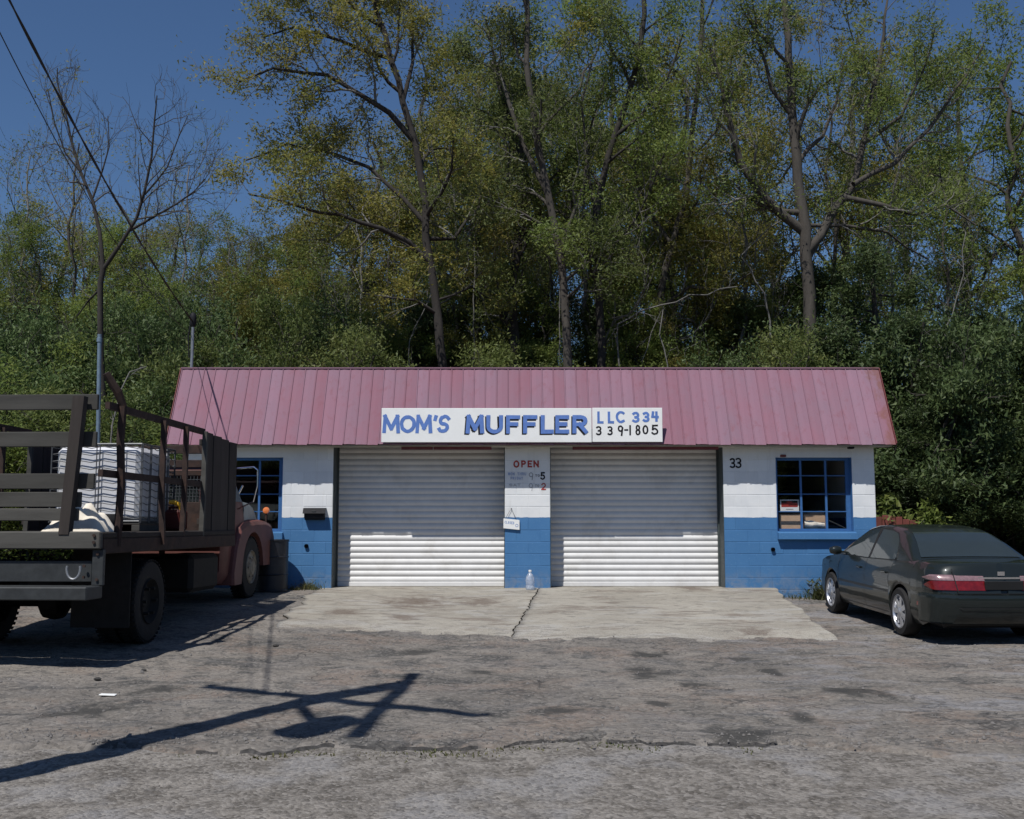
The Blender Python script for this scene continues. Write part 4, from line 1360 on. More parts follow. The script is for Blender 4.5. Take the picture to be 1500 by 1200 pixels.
for xx, zz in ((-.06, DK - .10), (-.06, DK - .03), (a2.x + .06, a2.z + .06), (a2.x + .06, DK - .22), (a.x - .06, a.z + .05), (a.x - .06, b.z - .05)):
    q = MB().lathe([(.016, 0), (.016, .012), (.010, .018)], 8, 'y', (xx, -.068 if zz > DK - .15 else -.018, zz)); q.build('bolt', M['rust'], truck)
for xx in (c.x - .2, c.x + .2):
    pass
# wheels: dual rears and steered fronts
def truck_wheel(x, y, z, side, front):
    r, wd = .47, .23
    t = MB().lathe([(r * .52, -wd / 2 + .02), (r * .80, -wd / 2), (r * .95, -wd * .45), (r, -wd * .33), (r * .985, -wd * .05), (r * .985, wd * .05), (r, wd * .33), (r * .95, wd * .45), (r * .80, wd / 2), (r * .52, wd / 2 - .02)], 44, 'x', caps=False)
    for k in range(44):
        a = 2 * math.pi * k / 44
        for o in (-.3, .3):
            ca, sa = math.cos(a), math.sin(a); ca2, sa2 = math.cos(a + .07), math.sin(a + .07)
            x0, x1 = sorted((o * wd - .04, o * wd + .04))
            t.hexa([(x0, ca * r * .99, sa * r * .99), (x1, ca * r * .99, sa * r * .99), (x1, ca2 * r * .99, sa2 * r * .99), (x0, ca2 * r * .99, sa2 * r * .99),
                    (x0, ca * r * 1.018, sa * r * 1.018), (x1, ca * r * 1.018, sa * r * 1.018), (x1, ca2 * r * 1.018, sa2 * r * 1.018), (x0, ca2 * r * 1.018, sa2 * r * 1.018)])
    w = t.build('wheel', M['rubber'], truck, 40); w.location = (x, y, z + r)
    f = side * wd / 2
    k_ = 1 if front else -.6
    q = MB().lathe([(r * .56, f * .9), (r * .54, f * 1.02), (r * .50, f * .7), (r * .40, f * (.5 + .35 * k_)), (r * .30, f * (.5 + .45 * k_)), (r * .24, f * (.6 + .6 * k_)), (.07, f * (.6 + .6 * k_)), (.065, f * 1.25 * max(k_, .3)), (.001, f * 1.3 * max(k_, .3))], 30, 'x', caps=False)
    for j in range(6):
        a = 2 * math.pi * j / 6
        q.lathe([(.018, f * .6), (.018, f * 1.1)], 8, 'x', (0, .5 * r * .68 * math.cos(a), .5 * r * .68 * math.sin(a)))
    q.build('rim', M['tan'] if front else M['darksteel'], w, 35)
    return w
zr_ = float(gz(-4.4, 12.75)) - TZ; zf_ = .385 - TZ
for x, sd_ in ((-.18, 1), (-.44, -1), (-2.22, -1), (-1.96, 1)):
    truck_wheel(x, 1.55, zr_, sd_, False)
for x, sd_ in ((-.30, 1), (-2.10, -1)):
    truck_wheel(x, 6.0, zf_, sd_, True)
q = MB(); q.tube([(-2.2, 1.55, zr_ + .47), (-.2, 1.55, zr_ + .47)], .07, 10); q.lathe([(.05, -.2), (.2, -.1), (.22, 0), (.2, .1), (.05, .2)], 16, 'x', (-1.2, 1.55, zr_ + .47)); q.build('rear_axle', M['darksteel'], truck)
q = MB(); q.bar((-2.1, 6.0, zf_ + .45), (-.3, 6.0, zf_ + .45), .1); q.build('front_axle', M['darksteel'], truck)
for x0, x1 in ((-.72, -.06), (-2.34, -1.68)):
    q = MB(); q.box(x0, x1, .92, .935, zr_ + .22, DK - .18); q.build('mud_flap', M['rubber'], truck)
q = MB(); q.cbox(-.68, -.16, 3.2, 4.3, zt_(.62), zt_(1.12), .06); q.build('fuel_tank', M['darksteel'], truck)
q = MB(); q.tube([(-1.2, 1.6, zr_ + .47), (-1.2, 4.8, zt_(.95))], .05, 8); q.build('drive_shaft', M['darksteel'], truck)
# cab
cabm = MB()
sec = []
for (y, z0, z1, w0, w1) in ((4.68, .72, 2.30, .92, .74), (4.74, .66, 2.36, .95, .77), (5.3, .62, 2.38, .96, .78), (5.72, .62, 2.33, .96, .76), (5.80, .62, 1.88, .92, .90), (5.87, .66, 1.84, .90, .86)):
    row = []
    for (fx, fz) in ((0, 0), (.9, 0), (1, .08), (1, .55), (None, .97), (None, 1), (0, 1)):
        z = z0 + (z1 - z0) * fz
        if fx is None: x = w1 * (1 if fz < .99 else .86)
        else: x = w0 * fx if not (fx == 0 and fz == 1) else 0
        row.append((x, z))
    L = [(-1.2 - x, y, zt_(z)) for x, z in row]; Rr = [(-1.2 + x, y, zt_(z)) for x, z in row[::-1]]
    sec.append(L + Rr)
cabm.grid(sec); cabm.add(sec[0], [tuple(range(14))]); cabm.add(sec[-1], [tuple(range(14))])
cabo = cabm.build('cab', M['primer'], truck, 35)
q = MB(); q.add([(-1.2 - .60, 4.665, zt_(1.82)), (-1.2 + .60, 4.665, zt_(1.82)), (-1.2 + .56, 4.672, zt_(2.2)), (-1.2 - .56, 4.672, zt_(2.2))], [(0, 1, 2, 3)]); q.build('rear_window', M['carglass'], cabo)
q = MB(); q.add([(-1.2 - .86, 5.815, zt_(1.90)), (-1.2 + .86, 5.815, zt_(1.90)), (-1.2 + .73, 5.74, zt_(2.28)), (-1.2 - .73, 5.74, zt_(2.28))], [(0, 1, 2, 3)]); q.build('windscreen', M['carglass'], cabo)
for s_ in (-1, 1):
    q = MB(); q.add([(-1.2 + s_ * .95, 4.95, zt_(1.86)), (-1.2 + s_ * .95, 5.62, zt_(1.86)), (-1.2 + s_ * .80, 5.58, zt_(2.26)), (-1.2 + s_ * .80, 4.98, zt_(2.26))], [(0, 1, 2, 3)]); q.build('side_window', M['carglass'], cabo)
# hood, rounded, pale
rows = []
for (y, zt2, hw) in ((5.88, 1.91, .90), (6.3, 1.89, .88), (6.65, 1.83, .85), (6.92, 1.73, .81), (7.04, 1.62, .77), (7.07, 1.30, .74)):
    row = [(-1.2 - hw, y, zt_(1.30)), (-1.2 - hw, y, zt_(zt2 - .12)), (-1.2 - hw * .95, y, zt_(zt2 - .035)), (-1.2 - hw * .6, y, zt_(zt2)), (-1.2, y, zt_(zt2 + .02))]
    row += [(-2.4 - p[0], p[1], p[2]) for p in row[:-1][::-1]]
    rows.append(row)
q = MB().grid(rows); q.add(rows[-1], [tuple(range(9))]); q.build('hood', M['palehood'], truck, 40)
q = MB(); q.cbox(-1.85, -.55, 7.09, 7.16, zt_(1.08), zt_(1.50), .03); q.build('grille', M['chrome'], truck)
q = MB(); q.cbox(-2.25, -.15, 7.27, 7.36, zt_(.78), zt_(.98), .03); q.build('front_bumper', M['palehood'], truck)
# fenders with wheel arch
for s_ in (-1, 1):
    xo = -1.2 + s_ * 1.04; xi = -1.2 + s_ * .50
    prof = [(5.02, .62), (5.0, .80), (5.12, 1.15), (5.35, 1.50), (5.6, 1.57), (6.2, 1.60), (6.7, 1.60), (7.08, 1.55), (7.22, 1.40), (7.24, 1.0), (7.16, .86), (6.60, .84)]
    arch = [(6.0 + .56 * math.cos(t), .84 + .56 * math.sin(t) * 1.0) for t in np.linspace(R(2), R(178), 14)]
    prof = prof[:-1] + arch + [(5.40, .62)]
    n = len(prof)
    q = MB()
    xr = [xi, xi + (xo - xi) * .7, xi + (xo - xi) * .93, xo]
    ks = [0, .0, .03, .085]
    rings = []
    cy, czz = 6.05, 1.2
    for xx, k in zip(xr, ks):
        rg_ = []
        for j, (y, z) in enumerate(prof):
            top = z > 1.3 and j < 12
            rg_.append((xx, y - (k * .6 if y > 6.9 else -k * .4 if y < 5.2 else 0), zt_(z - (k if top else 0))))
        rings.append(rg_)
    for a_, b_ in zip(rings[:-1], rings[1:]):
        q.add(a_ + b_, [(i, (i + 1) % n, n + (i + 1) % n, n + i) for i in range(n)])
    q.add(rings[-1], [tuple(range(n))])
    q.build('fender', M['primer'], truck, 30)
    q = MB().lathe([(.115, 0), (.11, .03), (.06, .05)], 18, 'y', (-1.2 + s_ * .80, 7.10, zt_(1.36))); q.build('headlight', M['chrome'], truck, 40)
    # amber marker on a short stalk
    q = MB().tube([(-1.2 + s_ * .96, 6.95, zt_(1.53)), (-1.2 + s_ * .96, 6.95, zt_(1.70))], .02, 8); mk = q.build('marker_stalk', M['rust'], truck)
    q = MB().lathe([(.02, -.045), (.05, -.035), (.058, 0), (.05, .035), (.02, .045)], 16, 'y', (-1.2 + s_ * .96, 6.95, zt_(1.75))); q.build('marker_lamp', M['amber'], truck, 50)
    # mirror on a bent tube bracket
    xb = -1.2 + s_ * .90; xt = -1.2 + s_ * 1.27
    q = MB().tube([(xb, 5.5, zt_(2.375)), (xt - s_ * .06, 5.32, zt_(2.385)), (xt, 5.30, zt_(2.34)), (xt, 5.30, zt_(2.10)), (xt - s_ * .06, 5.32, zt_(1.86)), (xb + s_ * .05, 5.4, zt_(1.75))], .012, 8); q.build('mirror_bracket', M['chrome'], truck)
    q = MB(); q.cbox(xt - .075 - s_ * .09, xt + .075 - s_ * .09, 5.26, 5.285, zt_(1.98), zt_(2.16), .01)
    if s_ < 0: q.build('mirror', M['greysteel'], truck)
q = MB().tube([(-.42, 5.83, zt_(1.90)), (-.30, 5.80, zt_(2.12))], .014, 8); q.build('wiper_arm', M['chrome'], truck)

# ---- load on the bed (things of their own)
ang = TYAW
def onbed(name, label, cat, px, Y, z=1.432, rot=0):
    p = P(px, 780, Y); 
    return thing(name, label, cat, (p.x, Y, z), rot=(0, 0, ang + rot))
tote = onbed('liquid_tote', 'white caged liquid tote standing on the truck bed behind the rails', 'tank', 204, 13.25)
tw, td, th_ = 1.12, 1.10, 1.06
q = MB(); 
q.cbox(-tw + .03, -.03, .03, td - .03, .12, th_ - .03, .06); q.build('tank', M['tote'], tote)
q = MB().lathe([(.12, 0), (.12, .05), (.10, .06)], 20, c=(-tw / 2, td / 2, th_ - .03)); q.build('lid', M['black'], tote)
q = MB()
q.cbox(-tw, 0, 0, td, .08, .118, .005)
for x in (-tw + .05, -tw / 2, -.05): q.cbox(x - .05, x + .05, 0, td, 0, .078, .005)
q.build('pallet', M['oldwood'], tote)
q = MB()
def wav(a, b, n, amp, ax):
    pts = []
    for i in range(n * 4 + 1):
        t = i / (n * 4); p = Vector(a) + (Vector(b) - Vector(a)) * t
        p.z += amp * math.sin(t * n * 2 * math.pi); pts.append(p)
    return pts
nh = 11
for k in range(nh):
    z = .16 + k * (th_ - .20) / (nh - 1)
    q.tube(wav((-tw - .005, -.005, z), (.005, -.005, z), 4, .012, 0), .0055, 4, False)
    q.tube(wav((.005, -.005, z), (.005, td, z), 4, .012, 0), .0055, 4, False)
    q.tube([(-tw - .005, td, z), (.005, td, z)], .0055, 4, False); q.tube([(-tw - .005, -.005, z), (-tw - .005, td, z)], .0055, 4, False)
for x in (-tw, -.88, -.84, -.56, -.52, -.26, -.22, 0):
    q.tube([(x, -.012, .1), (x, -.012, th_)], .007, 5, False); q.tube([(x, td + .005, .1), (x, td + .005, th_)], .007, 5, False)
for y in (0, .24, .28, .53, .57, .82, .86, td):
    q.tube([(.012, y, .1), (.012, y, th_)], .007, 5, False); q.tube([(-tw - .01, y, .1), (-tw - .01, y, th_)], .007, 5, False)
for a, b in (((-tw, 0), (0, 0)), ((0, 0), (0, td)), ((0, td), (-tw, td)), ((-tw, td), (-tw, 0))):
    q.tube([(a[0], a[1], th_), (b[0], b[1], th_)], .014, 6); q.tube([(a[0], a[1], .12), (b[0], b[1], .12)], .012, 6)
q.build('cage', M['wire'], tote)
# junk in front of the tote
sp = onbed('spare_tyre', 'old bare tyre lying flat on the truck bed before the white tote', 'tyre', 141, 12.55)
q = MB().lathe([(.16, .02), (.24, 0), (.285, .05), (.29, .10), (.285, .15), (.24, .20), (.16, .18), (.155, .1), (.16, .02)], 28, caps=False); q.build('tread', M['rubber'], sp, 40)
tp_ = onbed('tarpaulin', 'crumpled pale grey tarpaulin heaped by the tailgate planks', 'tarpaulin', 118, 12.0)
rows = []
for i in range(15):
    row = []
    for j in range(15):
        u, v = i / 14 * 2 - 1, j / 14 * 2 - 1
        h = max(0, 1 - u * u) ** .6 * max(0, 1 - v * v) ** .6 * .24 * (1 + .45 * math.sin(u * 5 + 3 * v) * math.cos(v * 7 - u * 2)) 
        row.append((u * .33, v * .26, h + .004 * math.sin(9 * u)))
    rows.append(row)
MB().grid(rows).build('cloth', M['paper'], tp_, 60)
rc = onbed('fuel_can', 'red plastic fuel can with a yellow spout beside the white tote', 'can', 256.5, 14.15)
q = MB(); q.cbox(-.13, .13, -.10, .10, 0, .27, .03); q.bar((-.08, 0, .30), (.06, 0, .30), .03); q.bar((-.08, 0, .26), (-.08, 0, .31), .03); q.bar((.06, 0, .26), (.06, 0, .31), .03); q.build('can_body', M['redplastic'], rc)
q = MB().tube([(.08, -.02, .26), (.07, -.04, .33), (.0, -.07, .37), (-.06, -.08, .37)], [.03, .032, .03, .025], 10); q.build('spout', M['yellow'], rc, 50)

# ================================================================== FENCE right of the shop
p0 = P(1284, 780, 23.2); p1 = P(1347, 780, 23.2)
fen = thing('wood_fence', 'short run of red stained board fence behind the parked car', 'fence', (p0.x, 23.2, float(gz(p0.x, 23.2)) - .05))
x = p0.x - .6; k = 0
while x < p1.x:
    top = P(1300, 756 + 6 * (x > p1.x - .35), 23.2).z - .02 * math.sin(k * 2.1)
    q = MB(); q.cbox(x - p0.x, x + .135 - p0.x, -.012, .012, .06, top - fen.location.z, .006)
    q.build('plank', M['redwood'], fen); x += .146; k += 1
for zz in (.3, .95):
    q = MB(); q.box(-.6, p1.x - p0.x, .014, .05, zz, zz + .08); q.build('rail', M['redwood'], fen)
q = MB(); q.cbox(p1.x - p0.x, p1.x - p0.x + .1, -.05, .05, 0, P(1344, 763, 23.2).z - fen.location.z, .01); q.build('post', M['oldwood'], fen)

# ================================================================== UTILITY POLE behind the camera on the left (its shadow falls on the lot)
def unshadow(px, py, h):
    g_ = G(px, py)
    return Vector((g_.x - h * SX, g_.y - h * SY, g_.z + h))
gt = G(584, 1004)
pole_top = unshadow(590, 1000, 8.2)
gb_ = G(88, 1109)
dirv = Vector((gt.x - gb_.x, gt.y - gb_.y, 0)).normalized()
base = Vector((gb_.x, gb_.y, 0)) - dirv * 2.4
base.z = float(gz(base.x, base.y)) - .05
up = thing('utility_pole', 'leaning wooden utility pole with two crossarms casting its shadow on the lot', 'utility pole', base)
MB().tube([(0, 0, 0), tuple((pole_top - base) * .5), tuple(pole_top - base)], [.19, .165, .14], 14).build('pole', M['polewood'], up, 40)
a = unshadow(300, 1005, 7.3); b = unshadow(702, 1049, 7.3)
b.z = a.z
MB().bar(a - base, b - base, .10, .13).build('crossarm', M['polewood'], up)
a2_ = unshadow(606, 986, 7.9); b2_ = unshadow(520, 1080, 7.6)
MB().bar(a2_ - base, b2_ - base, .12, .15).build('crossarm', M['polewood'], up)
c0 = unshadow(465, 1064, 6.3); 
MB().lathe([(.05, .95), (.19, .9), (.21, .85), (.21, .15), (.17, .1)], 20, c=tuple(c0 - base - Vector((0, 0, .5)))).build('transformer', M['greysteel'], up, 40)
pa = base + (pole_top - base) * ((c0.z - base.z) / (pole_top.z - base.z))
MB().bar(pa - base, c0 - base, .08).build('transformer_arm', M['rust'], up)
ins = MB()
for q_ in (a, a + (b - a) * .3, b): ins.lathe([(.02, 0), (.05, .03), (.035, .09), (.045, .12), (.01, .15)], 10, c=tuple(q_ - base + Vector((0, 0, .06))))
ins.build('insulator', M['greysteel'], up)

# ---- service cables from the pole to the mast
def cable(p, q_, sag, r, label, twist=0):
    n = 40
    pts = []
    for i in range(n + 1):
        t = i / n
        v = p.lerp(q_, t); v.z -= sag * 4 * t * (1 - t)
        pts.append(v)
    mb = MB()
    o0 = pts[0].copy()
    if twist:
        for k in range(2):
            tw = [v + Vector((math.cos(i * .9 + k * 3.14), 0, math.sin(i * .9 + k * 3.14))) * r * .9 - o0 for i, v in enumerate(pts)]
            mb.tube(tw, r, 6)
    mb.tube([v - o0 for v in pts], r, 6)
    o = link('service_cable', mb.mesh('service_cable', M['cable'], 60)); o.location = o0
    return tag(o, label, 'cable', 'cables to the service mast')
endm = Vector((Mst.x, 19.72, Mst.z - .12))
Q = P(92, 133, 11.0)
t_ = (Q.y - endm.y); k = (a.y - endm.y) / t_
start = endm + (Q - endm) * k
cable(Vector((start.x, start.y, start.z + .2)), endm, .28, .009, 'thick black service cable from the upper left down to the roof mast', 1)
cable(Vector((start.x - .25, start.y, start.z + .5)), Vector((endm.x - .02, endm.y, endm.z - .25)), .62, .006, 'thin black wire hanging just under the thick service cable')

# slim blue grey pole behind the truck
pb = P(149, 640, 19.6)
zb2 = float(gz(pb.x, 19.6))
sp_ = thing('steel_post', 'slim blue grey steel post standing behind the truck tailgate', 'pole', (pb.x, 19.6, zb2))
tz = P(146, 490, 19.6)
MB().tube([(0, 0, 0), (tz.x - pb.x, 0, tz.z - zb2)], .038, 12).build('shaft', M['bluepole'], sp_, 40)
MB().lathe([(.05, -.02), (.05, .05), (.03, .06)], 12, c=(tz.x - pb.x, 0, tz.z - zb2 - .12)).build('collar', M['bluepole'], sp_, 40)

# ================================================================== SMALL GROUND THINGS
def stone(px, py, r, label, m='darkstone'):
    g_ = G(px, py)
    bm = bmesh.new(); bmesh.ops.create_icosphere(bm, subdivisions=2, radius=r)
    for v in bm.verts: v.co = Vector((v.co.x * 1.3, v.co.y, v.co.z * .6)) * random.uniform(.85, 1.12)
    me = bpy.data.meshes.new('stone'); bm.to_mesh(me); bm.free(); me.materials.append(M[m])
    o = link('stone', me); o.location = g_ + Vector((0, 0, r * .3)); return tag(o, label, 'stone')
stone(404, 947, .03, 'dark lump of stone on the asphalt right of the truck shadow')
stone(143, 996, .028, 'small dark stone on the asphalt at the left edge')
stone(210, 983, .024, 'small dark stone just below the truck shadow')
g_ = G(158, 1019)
q = MB(); q.cbox(-.07, .07, -.04, .04, .004, .012, .004); sc_ = q.build('litter_scrap', M['board']); sc_.location = g_; sc_.rotation_euler = (0, .05, .1)
tag(sc_, 'flat white scrap of litter lying on the asphalt at the left', 'litter')

# loose pebbles, past counting
def scatter_pebbles(n):
    bx, by = [], []
    while len(bx) < n:
        x = rng.uniform(-7, 7); y = rng.uniform(5.6, 14.5)
        w = 1.0 if y < 8.4 else .30 if 13.4 < y < 14.2 else .12
        if rng.random() < w: bx.append(x); by.append(y)
    bx = np.array(bx); by = np.array(by)
    z = gz(bx, by) + bumps(bx, by) + np.where(by < 7.9, -.05, .0)
    r = rng.gamma(2.0, .003, n) + .003
    base_v = np.array([(1, 0, 0), (-.5, .87, 0), (-.5, -.87, 0), (.3, .2, .8), (-.4, .1, .7), (.1, -.5, .75)])
    faces = np.array([(0, 1, 3), (1, 4, 3), (1, 2, 4), (2, 5, 4), (2, 0, 5), (0, 3, 5), (3, 4, 5)])
    th = rng.uniform(0, 6.28, n); c, s_ = np.cos(th), np.sin(th)
    V = base_v[None] * (r[:, None, None] * rng.uniform(.7, 1.2, (n, 6, 3)))
    X = V[..., 0] * c[:, None] - V[..., 1] * s_[:, None]; Y = V[..., 0] * s_[:, None] + V[..., 1] * c[:, None]
    V = np.stack([X + bx[:, None], Y + by[:, None], V[..., 2] + z[:, None] - .001], -1).reshape(-1, 3)
    Fq = (faces[None] + (np.arange(n) * 6)[:, None, None]).reshape(-1, 3)
    o = link('loose_gravel', fast_mesh('loose_gravel', V, Fq, M['pebble'])); tag(o, 'loose pebbles scattered along the broken asphalt edge', kind='stuff')
scatter_pebbles(14000)

# grass blades
def blades(centres, n, spread, hgt):
    C = np.array(centres)
    k = rng.integers(0, len(C), n)
    b = C[k] + np.stack([rng.normal(0, spread[0], n), rng.normal(0, spread[1], n), np.zeros(n)], 1)
    h = rng.uniform(.4, 1.0, n) * hgt; a = rng.uniform(0, 6.28, n); w = rng.uniform(.004, .009, n)
    lean = rng.normal(0, .45, (n, 2)) * h[:, None]
    d = np.stack([np.cos(a), np.sin(a), np.zeros(n)], 1) * w[:, None]
    top = b + np.stack([lean[:, 0], lean[:, 1], h], 1)
    mid = b + np.stack([lean[:, 0] * .35, lean[:, 1] * .35, h * .6], 1)
    V = np.stack([b - d, b + d, mid + d * .7, mid - d * .7, top], 1).reshape(-1, 3)
    i = np.arange(n)[:, None] * 5
    T = np.concatenate([i + [0, 1, 2], i + [0, 2, 3], i + [3, 2, 4]])
    return V, T
ex = np.concatenate([rng.normal(-1.3, .35, 14), rng.normal(-.2, .3, 12), rng.normal(.9, .25, 6), rng.uniform(-2.6, 1.9, 8)])
ee = 7.86 + .16 * np.sin(ex * 1.1 + .5) + .07 * np.sin(ex * 3.7) + .025 * np.sin(ex * 9.1 + 1)
ee = ee + rng.normal(-.06, .05, len(ex)); cs = np.stack([ex, ee, gz(ex, ee) - .05], 1)
V, T = blades(cs, 750, (.07, .045), .035)
o = link('edge_grass', fast_mesh('edge_grass', V, T, M['grass'])); tag(o, 'thin grass growing along the broken asphalt edge', kind='stuff')
wc = []
for i in range(420):
    x = rng.uniform(-16, -5.9); y = rng.uniform(16.5, 24); wc.append((x, y, float(gz(x, y)) - .04))
for i in range(260):
    x = rng.uniform(6.6, 15); y = rng.uniform(17, 24); wc.append((x, y, float(gz(x, y)) - .04))
V, T = blades(wc, 26000, (.3, .3), .16)
o = link('rough_grass', fast_mesh('rough_grass', V, T, M['grass'])); tag(o, 'rough grass on the ground beside and behind the shop', kind='stuff')
def weed(px, Y, hgt, n, label, sp=.10, cat='weed'):
    x = P(px, 800, Y).x; z = float(gz(x, Y))
    if -3.3 < x < 4.4: z = float(apron_z(x, Y))
    V, T = blades([(0, 0, -.01)], n, (sp, sp * .5), hgt)
    # broad leaves
    m = n // 2
    c = np.stack([rng.normal(0, sp, m), rng.normal(0, sp * .5, m), rng.uniform(.02, hgt, m)], 1)
    d1 = rng.normal(0, 1, (m, 3)); d1 /= np.linalg.norm(d1, axis=1)[:, None]
    d2 = np.cross(d1, rng.normal(0, 1, (m, 3))); d2 /= np.linalg.norm(d2, axis=1)[:, None]
    s_ = hgt * .16
    Vl = np.stack([c - d1 * s_, c + d2 * s_ * .5, c + d1 * s_], 1).reshape(-1, 3)
    Tl = np.arange(m * 3).reshape(-1, 3) + len(V)
    o = link('weed_clump', fast_mesh('weed_clump', np.concatenate([V, Vl]), np.concatenate([T, Tl]), M['grass']))
    o.location = (x, Y, z); return tag(o, label, cat)
weed(455, 18.75, .16, 160, 'small green weed clump at the foot of the left pier')
weed(1203, 18.72, .34, 260, 'green weed clump against the blue wall by the car front wheel', .13)
weed(1170, 18.8, .12, 120, 'low tuft of grass under the right window corner of the wall', .25)
weed(430, 18.6, .10, 80, 'thin grass tuft beside the black oil drum')

# ================================================================== TREES
class Tree:
    def __init__(s, seed, spread=(28, 58), up=.05, wander=.16, kids=(7, 6, 5), ratio=.55, maxl=3, seg=.45, minr=.006):
        s.r = np.random.default_rng(seed)
        s.V = []; s.F = []; s.n = 0; s.V2 = []; s.F2 = []; s.n2 = 0
        s.pts = []; s.dirs = []
        s.spread, s.up, s.wander, s.kids, s.ratio, s.maxl, s.seg, s.minr = spread, up, wander, kids, ratio, maxl, seg, minr
    clump = .42
    def tube(s, pts, rad, n, fine=False):
        pts = np.asarray(pts); m = len(pts)
        d = np.gradient(pts, axis=0); d /= np.linalg.norm(d, axis=1)[:, None] + 1e-9
        ref = np.array([1., 0, 0]) if abs(d[0, 2]) > .8 else np.array([0, 0, 1.])
        x = np.cross(d, ref); x /= np.linalg.norm(x, axis=1)[:, None] + 1e-9
        y = np.cross(d, x)
        a = np.arange(n) * 2 * math.pi / n
        V = pts[:, None] + (x[:, None] * np.cos(a)[None, :, None] + y[:, None] * np.sin(a)[None, :, None]) * np.asarray(rad)[:, None, None]
        k = np.arange(n)
        i = np.arange(m - 1)[:, None] * n
        q = np.stack([i + k, i + (k + 1) % n, i + n + (k + 1) % n, i + n + k], -1).reshape(-1, 4)
        if fine: s.V2.append(V.reshape(-1, 3)); s.F2.append(q + s.n2); s.n2 += m * n
        else: s.V.append(V.reshape(-1, 3)); s.F.append(q + s.n); s.n += m * n
    def path(s, p, d, L, level):
        n = max(3, int(L / (s.seg * (1 if level < 2 else .6))) + 1)
        pts = [np.array(p, float)]; d = np.array(d, float)
        for _ in range(n):
            d = d + s.r.normal(0, s.wander * (1 + .3 * level), 3); d[2] += s.up
            d /= np.linalg.norm(d)
            pts.append(pts[-1] + d * L / n)
        return np.array(pts)
    def branch(s, pts, r0, r1, level, tmin=.25, nk=None, lenf=None):
        pts = np.asarray(pts); m = len(pts)
        seg = np.linalg.norm(np.diff(pts, axis=0), axis=1); L = seg.sum()
        rad = np.linspace(r0, r1, m)
        s.tube(pts, rad, (10, 6, 4, 3, 3)[min(level, 4)], level >= 2)
        if level >= s.maxl - 1:
            k = max(2, int(L / .14))
            t = s.r.uniform(.2, 1, k) * (m - 1)
            i = np.minimum(t.astype(int), m - 2); f = (t - i)[:, None]
            s.pts.append(pts[i] * (1 - f) + pts[i + 1] * f)
        if level >= s.maxl: return
        nk = nk if nk is not None else s.kids[min(level, len(s.kids) - 1)]
        nk = max(1, int(round(nk * s.r.uniform(.75, 1.25))))
        ts = np.sort(tmin + (1 - tmin) * (np.arange(nk) + s.r.uniform(.1, .9, nk)) / nk)
        az0 = s.r.uniform(0, 6.28)
        for j, t in enumerate(ts):
            f = t * (m - 1); i = min(int(f), m - 2); p = pts[i] + (pts[i + 1] - pts[i]) * (f - i)
            d = pts[i + 1] - pts[i]; d = d / (np.linalg.norm(d) + 1e-9)
            a = R(s.r.uniform(*s.spread)); az = az0 + j * 2.4 + s.r.normal(0, .5)
            ref = np.array([1., 0, 0]) if abs(d[2]) > .8 else np.array([0, 0, 1.])
            x = np.cross(d, ref); x /= np.linalg.norm(x); y = np.cross(d, x)
            nd = d * math.cos(a) + (x * math.cos(az) + y * math.sin(az)) * math.sin(a)
            cl = (lenf if lenf else L * s.ratio) * (1.15 - .55 * t) * s.r.uniform(.7, 1.2)
            rr = max(s.minr, (r0 + (r1 - r0) * t) * s.r.uniform(.45, .65))
            s.branch(s.path(p, nd, cl, level + 1), rr, max(s.minr * .6, rr * .3), level + 1)
    def wood(s): return np.concatenate(s.V), np.concatenate(s.F)
    def twigs(s): return (np.concatenate(s.V2), np.concatenate(s.F2)) if s.V2 else None
    def leaves(s, per, sigma, size, cap=60000, keep=None, flat=.6, aspect=.5):
        P_ = np.concatenate(s.pts)
        if keep is not None: P_ = P_[keep(P_)]
        m_ = max(1, int(len(P_) * s.clump)); P_ = P_[s.r.permutation(len(P_))[:m_]]
        sz = s.r.gamma(2.2, .45, m_)
        P_ = np.repeat(P_, np.maximum(1, (per / s.clump * sz)).astype(int), 0)
        if len(P_) > cap: P_ = P_[s.r.permutation(len(P_))[:cap]]
        return leaf_tris(s.r, P_, sigma, size, flat)

def leaf_tris(r, P_, sigma, size, flat=.6, aspect=.6):
    """three-cornered leaves that mostly face up towards the light"""
    n = len(P_)
    c = P_ + r.normal(0, sigma, (n, 3)) * np.array([1, 1, .75])
    nr = r.normal(0, 1, (n, 3)); nr /= np.linalg.norm(nr, axis=1)[:, None]
    nr = nr + np.array([0, -.25, .75]); nr /= np.linalg.norm(nr, axis=1)[:, None] + 1e-9
    d = np.cross(nr, r.normal(0, 1, (n, 3))); d /= np.linalg.norm(d, axis=1)[:, None] + 1e-9
    b = np.cross(d, nr)
    L = size * r.uniform(.6, 1.5, n)[:, None]
    V = np.stack([c - d * L * .55 + b * L * aspect * .35, c - d * L * .35 - b * L * aspect * .45, c + d * L * .7], 1).reshape(-1, 3)
    return V, np.arange(n * 3).reshape(-1, 3)

def emit(name, label, cat, loc, wood, leaves, wm, lm, group=None, twigs=None, tm='barkpale'):
    t = thing(name, label, cat, loc, group)
    lo = np.array(loc)
    link('trunk', fast_mesh('trunk', wood[0] - lo, wood[1], M[wm], True), t)
    if twigs: tag(link('branches', fast_mesh('branches', twigs[0] - lo, twigs[1], M[tm], True), t), kind='stuff')
    if leaves is not None: link('crown', fast_mesh('crown', leaves[0] - lo, leaves[1], M[lm]), t)
    return t

